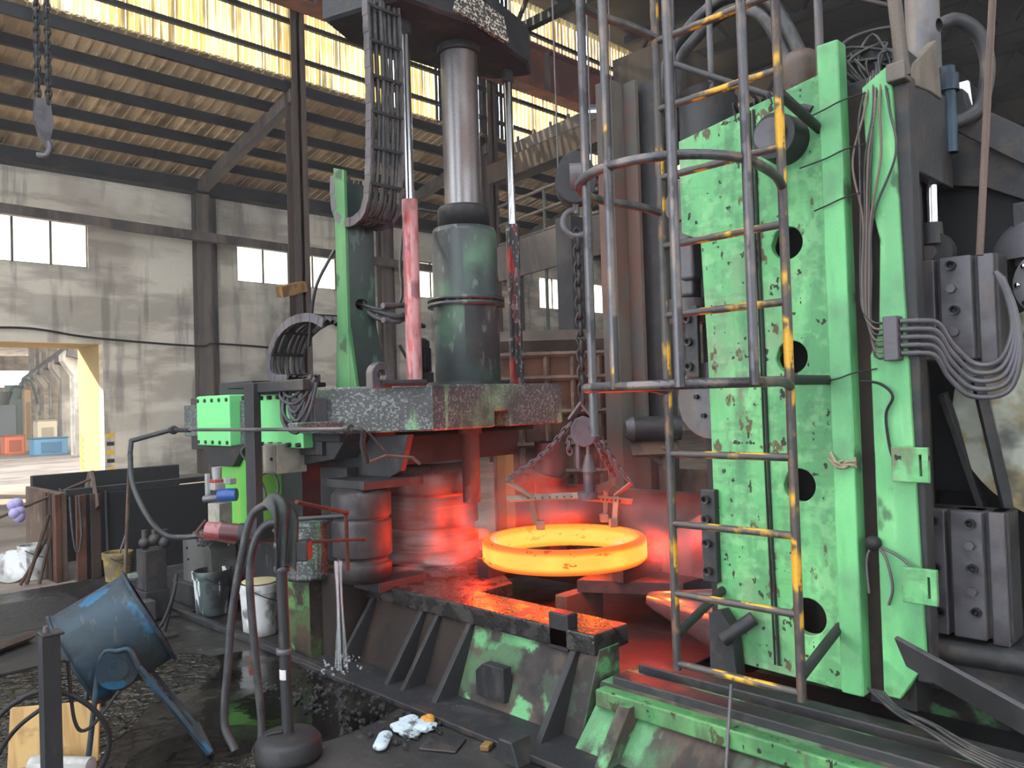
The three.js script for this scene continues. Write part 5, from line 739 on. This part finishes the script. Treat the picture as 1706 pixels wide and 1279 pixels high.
{ // low travelling crane deeper in the hall
  const A = [15.3, -15.6], B = [14.7, -10.8], t = thing('far_crane_bridge', 'beige crane bridge girder with walkway deep in the hall', 'crane bridge', [15.4, 7.3, -14]);
  mesh('lower_girder', [bar([A[0], 7.95, A[1]], [B[0], 7.95, B[1]], 0.72, 0.5)], tint(MT.column, 0xd8c8b0), t); mesh('upper_girder', [bar([A[0] + 0.7, 8.75, A[1]], [B[0] + 0.7, 8.75, B[1]], 0.62, 0.3)], MT.column, t);
  for (let k = 0; k < 7; k++) { const f = (k + 0.5) / 7; mesh('stiffener', [span(A[0] + (B[0] - A[0]) * f + 0.5, A[0] + (B[0] - A[0]) * f + 0.56, 8.45, 9.05, A[1] + (B[1] - A[1]) * f - 0.04, A[1] + (B[1] - A[1]) * f + 0.04)], MT.column, t); }
  mesh('end_box', [span(14.3, 15.9, 7.1, 9.3, -10.8, -9.3)], tint(MT.column, 0xb0a494), t); mesh('leg', [span(14.6, 15, 0, 7.1, -10.4, -10)], MT.column, t);
}
{ const t = thing('walkway_railing', 'pale pipe railing of a raised walkway behind the big ram', 'railing', [9.9, 4.2, -8.8]); for (const y of [5.3, 4.95, 4.6]) mesh('rail', [rod([10.2, y, -10.4], [9.6, y, -7.6], 0.03)], tint(MT.column, 0xe0e0d8), t); for (const f of [0.15, 0.5, 0.85]) mesh('post', [rod([10.2 - 0.6 * f, 0, -10.4 + 2.8 * f], [10.2 - 0.6 * f, 5.3, -10.4 + 2.8 * f], 0.03)], tint(MT.column, 0xa8c0b0), t); mesh('deck', [bar([10.2, 4.25, -10.4], [9.6, 4.25, -7.6], 0.22, 0.6)], MT.column, t); }
{ // furnace door of ribbed rusty panels
  const t = thing('furnace_box', 'tall rusty brown steel box with a grid of flat ribs behind the crown slab', 'steel box', [7.1, 0, -6.3]);
  const a = [6.55, -6.85], b = [7.55, -5.85], at = (f) => [a[0] + (b[0] - a[0]) * f, a[1] + (b[1] - a[1]) * f];
  mesh('panel', [bar([7.1, 0, -6.3], [7.1, 2.3, -6.3], 1.45, 0.06).applyMatrix4(new THREE.Matrix4().makeTranslation(7.1, 0, -6.3).multiply(new THREE.Matrix4().makeRotationY(-0.785)).multiply(new THREE.Matrix4().makeTranslation(-7.1, 0, 6.3)))], tint(MT.rust, 0xe8c8b0), t);
  for (const f of [0.0, 0.22, 0.44, 0.66, 0.88]) { const [x, z] = at(f); mesh('rib', [bar([x - 0.05, 0.1, z + 0.05], [x - 0.05, 2.3, z + 0.05], 0.05, 0.05)], MT.rust, t); }
  for (const y of [0.9, 1.22, 1.6, 2.0, 2.28]) mesh('rib', [bar([a[0] - 0.06, y, a[1] + 0.06], [b[0] - 0.06, y, b[1] + 0.06], 0.05, 0.05)], MT.rust, t);
}
solo('overhead_beam', [bar([7.3, 2.52, -7.5], [8.6, 2.52, -6.2], 0.2, 0.2)], tint(MT.column, 0xe0d0c0), 'dusty horizontal beam above the rusty ribbed box', 'beam');
solo('steel_column', [bar([7.2, 0, -5.5], [7.2, 5.3, -5.5], 0.22, 0.22), bar([7.35, 0, -5.35], [7.35, 5.3, -5.35], 0.06, 0.24)], mat({ size: 512, rep: 3, base: [72, 70, 66], rough: 0.8, layers: [{ c: [98, 92, 82], f: [4, 2], t: 0.56, s: 0.12, a: 0.7 }, { c: [96, 62, 52], f: [3, 3], o: 5, t: 0.58, s: 0.08, a: 0.7 }] }), 'pale brown steel column left of the cage behind the sling', 'column', 'columns behind the cage');
solo('steel_column', [bar([7.55, 0, -5.17], [7.55, 5.3, -5.17], 0.16, 0.3)], MT.black, 'dark narrow steel column right of the pale one behind the cage', 'column', 'columns behind the cage');
solo('steel_column', [bar([8.9, 0, -7.6], [8.9, 4.4, -7.6], 0.3, 0.3), span(8.9, 9.2, 2.4, 2.7, -7.6, -6.6)], MT.black, 'dark steel column with a side beam left behind the hanging hook', 'column', 'columns behind the cage');
{ const t = thing('background_motor', 'dim brown motor with a pale ribbed fan cover behind the sling', 'motor', [7.0, 1.2, -5.0]); mesh('body', [rod([6.9, 1.41, -5.1], [7.25, 1.41, -4.75], 0.13, 0.13, 24)], MT.black, t); mesh('fan_cover', [rod([6.84, 1.41, -5.16], [6.9, 1.41, -5.1], 0.09, 0.13, 18)], MT.grey, t); mesh('shelf', [bar([6.85, 1.2, -5.1], [7.2, 1.2, -4.75], 0.04, 0.2), bar([6.95, 1.18, -5.0], [7.15, 1.0, -4.8], 0.04, 0.1), bar([7.1, 0, -4.85], [7.1, 1.2, -4.85], 0.1, 0.1)], MT.rust, t); }
solo('dark_cylinder', [rod([4.9, 0.5, -4.5], [4.9, 1.4, -4.48], 0.13, 0.13, 28), rod([4.9, 1.1, -4.5], [4.9, 1.16, -4.48], 0.16, 0.16, 28)], MT.black, 'dark upright cylinder behind the left claw of the sling', 'cylinder');
solo('pale_post', [bar([5.62, 0, -5.75], [5.62, 1.62, -5.75], 0.12, 0.12)], tint(MT.cream, 0xe0e0c8), 'pale upright post seen below the right end of the crown slab', 'post');
solo('rusty_screen', [bar([7.75, 0, -4.7], [7.75, 0.92, -4.7], 0.05, 2.4)], MT.rust, 'low rusty screen behind the ring and sling', 'screen');
// fluorescent lamp in the roof
{ const t = thing('tube_lamp', 'lit white tube lamp under the roof beams above the cage', 'lamp', [9.8, 6.1, -7.35]); const A = [9.55, 6.16, -7.7], B = [9.95, 6.12, -7.1]; mesh('lamp_tube', [rod(A, B, 0.02)], new THREE.MeshStandardMaterial({ color: 0xffffff, emissive: 0xbfe8ff, emissiveIntensity: 2.5 }), t); mesh('housing', [bar([A[0], A[1] + 0.06, A[2]], [B[0], B[1] + 0.06, B[2]], 0.05, 0.08), rod([9.75, 6.2, -7.4], [9.75, 13.9, -7.4], 0.008)], MT.grey, t); const l = new THREE.PointLight(0xd8f0ff, 2); l.name = 'tube_lamp_light'; l.position.set(9.74, 6.04, -7.42); l.castShadow = true; scene.add(l); }
// boxes and machines of the far hall
[['orange_box', 9.5, -41.4, 0.8, 0.85, 0.8, 0xc06848, 'orange metal box on the floor of the hall across the yard', 'box', 0], ['blue_box', 10.2, -38.6, 1.3, 0.75, 0.8, 0x56809c, 'blue metal box beside the gate in the hall across the yard', 'box', 0], ['cream_box', 10.6, -40.6, 0.8, 1.5, 0.8, 0xb8ac94, 'cream machine cover in the hall across the yard', 'machine', 0], ['grey_machine', 12.6, -45.4, 1.9, 1.5, 0.9, 0x909088, 'grey machine base behind the blue box in the far hall', 'machine', 1], ['dark_machine', 9.6, -44, 1.0, 2.3, 1.6, 0x606468, 'dark tall machine at the left edge of the gate opening', 'machine', 2], ['green_machine', 10.6, -45.8, 0.8, 2.6, 0.8, 0x70807c, 'grey-green tall machine behind the orange box', 'machine', 2], ['tan_machine', 10.5, -43.1, 0.3, 3.0, 0.4, 0x9c8468, 'narrow tan machine column beside the cream cover', 'machine', 1]].forEach(([n, x, z, w, h, d, c, l, k, kind]) => {
  const t = thing(n, l, k, [x, 0, z]), m = plain(c, 0.75), m2 = plain(c, 0.9); m2.color.multiplyScalar(0.6);
  mesh('body', [rb(w, h, d, [x, h / 2, z], undefined, 0.05)], m, t);
  mesh('plinth', [rb(w * 1.08, 0.1, d * 1.08, [x, 0.05, z], undefined, 0.02)], m2, t);
  if (kind < 2) { mesh('lid', [rb(w * 1.05, 0.06, d * 1.05, [x, h + 0.02, z], undefined, 0.02)], m2, t); mesh('door_panel', [rb(w * 0.6, h * 0.6, 0.03, [x, h * 0.5, z + d / 2 + 0.01], undefined, 0.01)], m2, t); }
  else { mesh('hopper', [cy(w * 0.3, w * 0.55, h * 0.3, [x, h * 1.12, z], undefined, 4)], m, t); mesh('pipe_arm', [tube([[x + w * 0.3, h, z], [x + w * 0.5, h * 1.35, z], [x + w, h * 1.3, z], [x + w * 1.3, h * 0.9, z]], 0.06, 24)], m2, t); }
});
// thin wisps of steam round the ring, several curved veils deep
{
  const vap = new THREE.MeshStandardMaterial({ color: 0xffffff, roughness: 1, vertexColors: true, transparent: true, depthWrite: false, side: THREE.DoubleSide }), gs = [];
  [[4.8, 1.0, -4.2, 2.0, 1.0, 0.7, 0.11], [4.6, 0.85, -3.2, 1.4, 0.8, 0.9, 0.08], [3.72, 0.78, -4.42, 1.1, 0.6, 0.75, 0.16], [4.3, 0.75, -2.75, 1.0, 0.9, 0.5, 0.1], [3.45, 0.62, -4.5, 0.9, 0.26, 0.85, 0.2]].forEach(([x, y, z, w, h, yaw, A], j) => {
    const g = new THREE.PlaneGeometry(w, h, 40, 28), p = g.attributes.position, c = new Float32Array(p.count * 4);
    for (let i = 0; i < p.count; i++) { const u = p.getX(i) / w + 0.5, v = p.getY(i) / h + 0.5, n = fbm(u, v, 4, 3, 5, 900 + j * 13), r = Math.hypot(u - 0.5, v - 0.5) * 2; p.setZ(i, (fbm(u, v, 3, 3, 2, 700 + j) - 0.5) * 0.35); c.set([1, 1, 1, A * sm(1.0, 0.25, r) * sm(0.25, 0.75, n)], i * 4); }
    g.setAttribute('color', new THREE.BufferAttribute(c, 4)); g.computeVertexNormals(); g.rotateY(-yaw); g.translate(x - 4.2, y, z + 3.7); gs.push(g.toNonIndexed());
  });
  const o = new THREE.Mesh(mergeGeometries(gs), vap); o.name = 'steam'; o.position.set(4.2, 0, -3.7); o.receiveShadow = true; scene.add(info(o, 'faint reddish steam drifting round the glowing ring and the roll', 'steam', undefined, 'stuff'));
}
solo('yellow_handrail', rod([3.5, 3.62, -1.62], [3.9, 3.52, -1.3], 0.014), MT.yellow, 'short yellow handrail bar sloping above the stand top', 'handrail');
renderer.render(scene, camera);
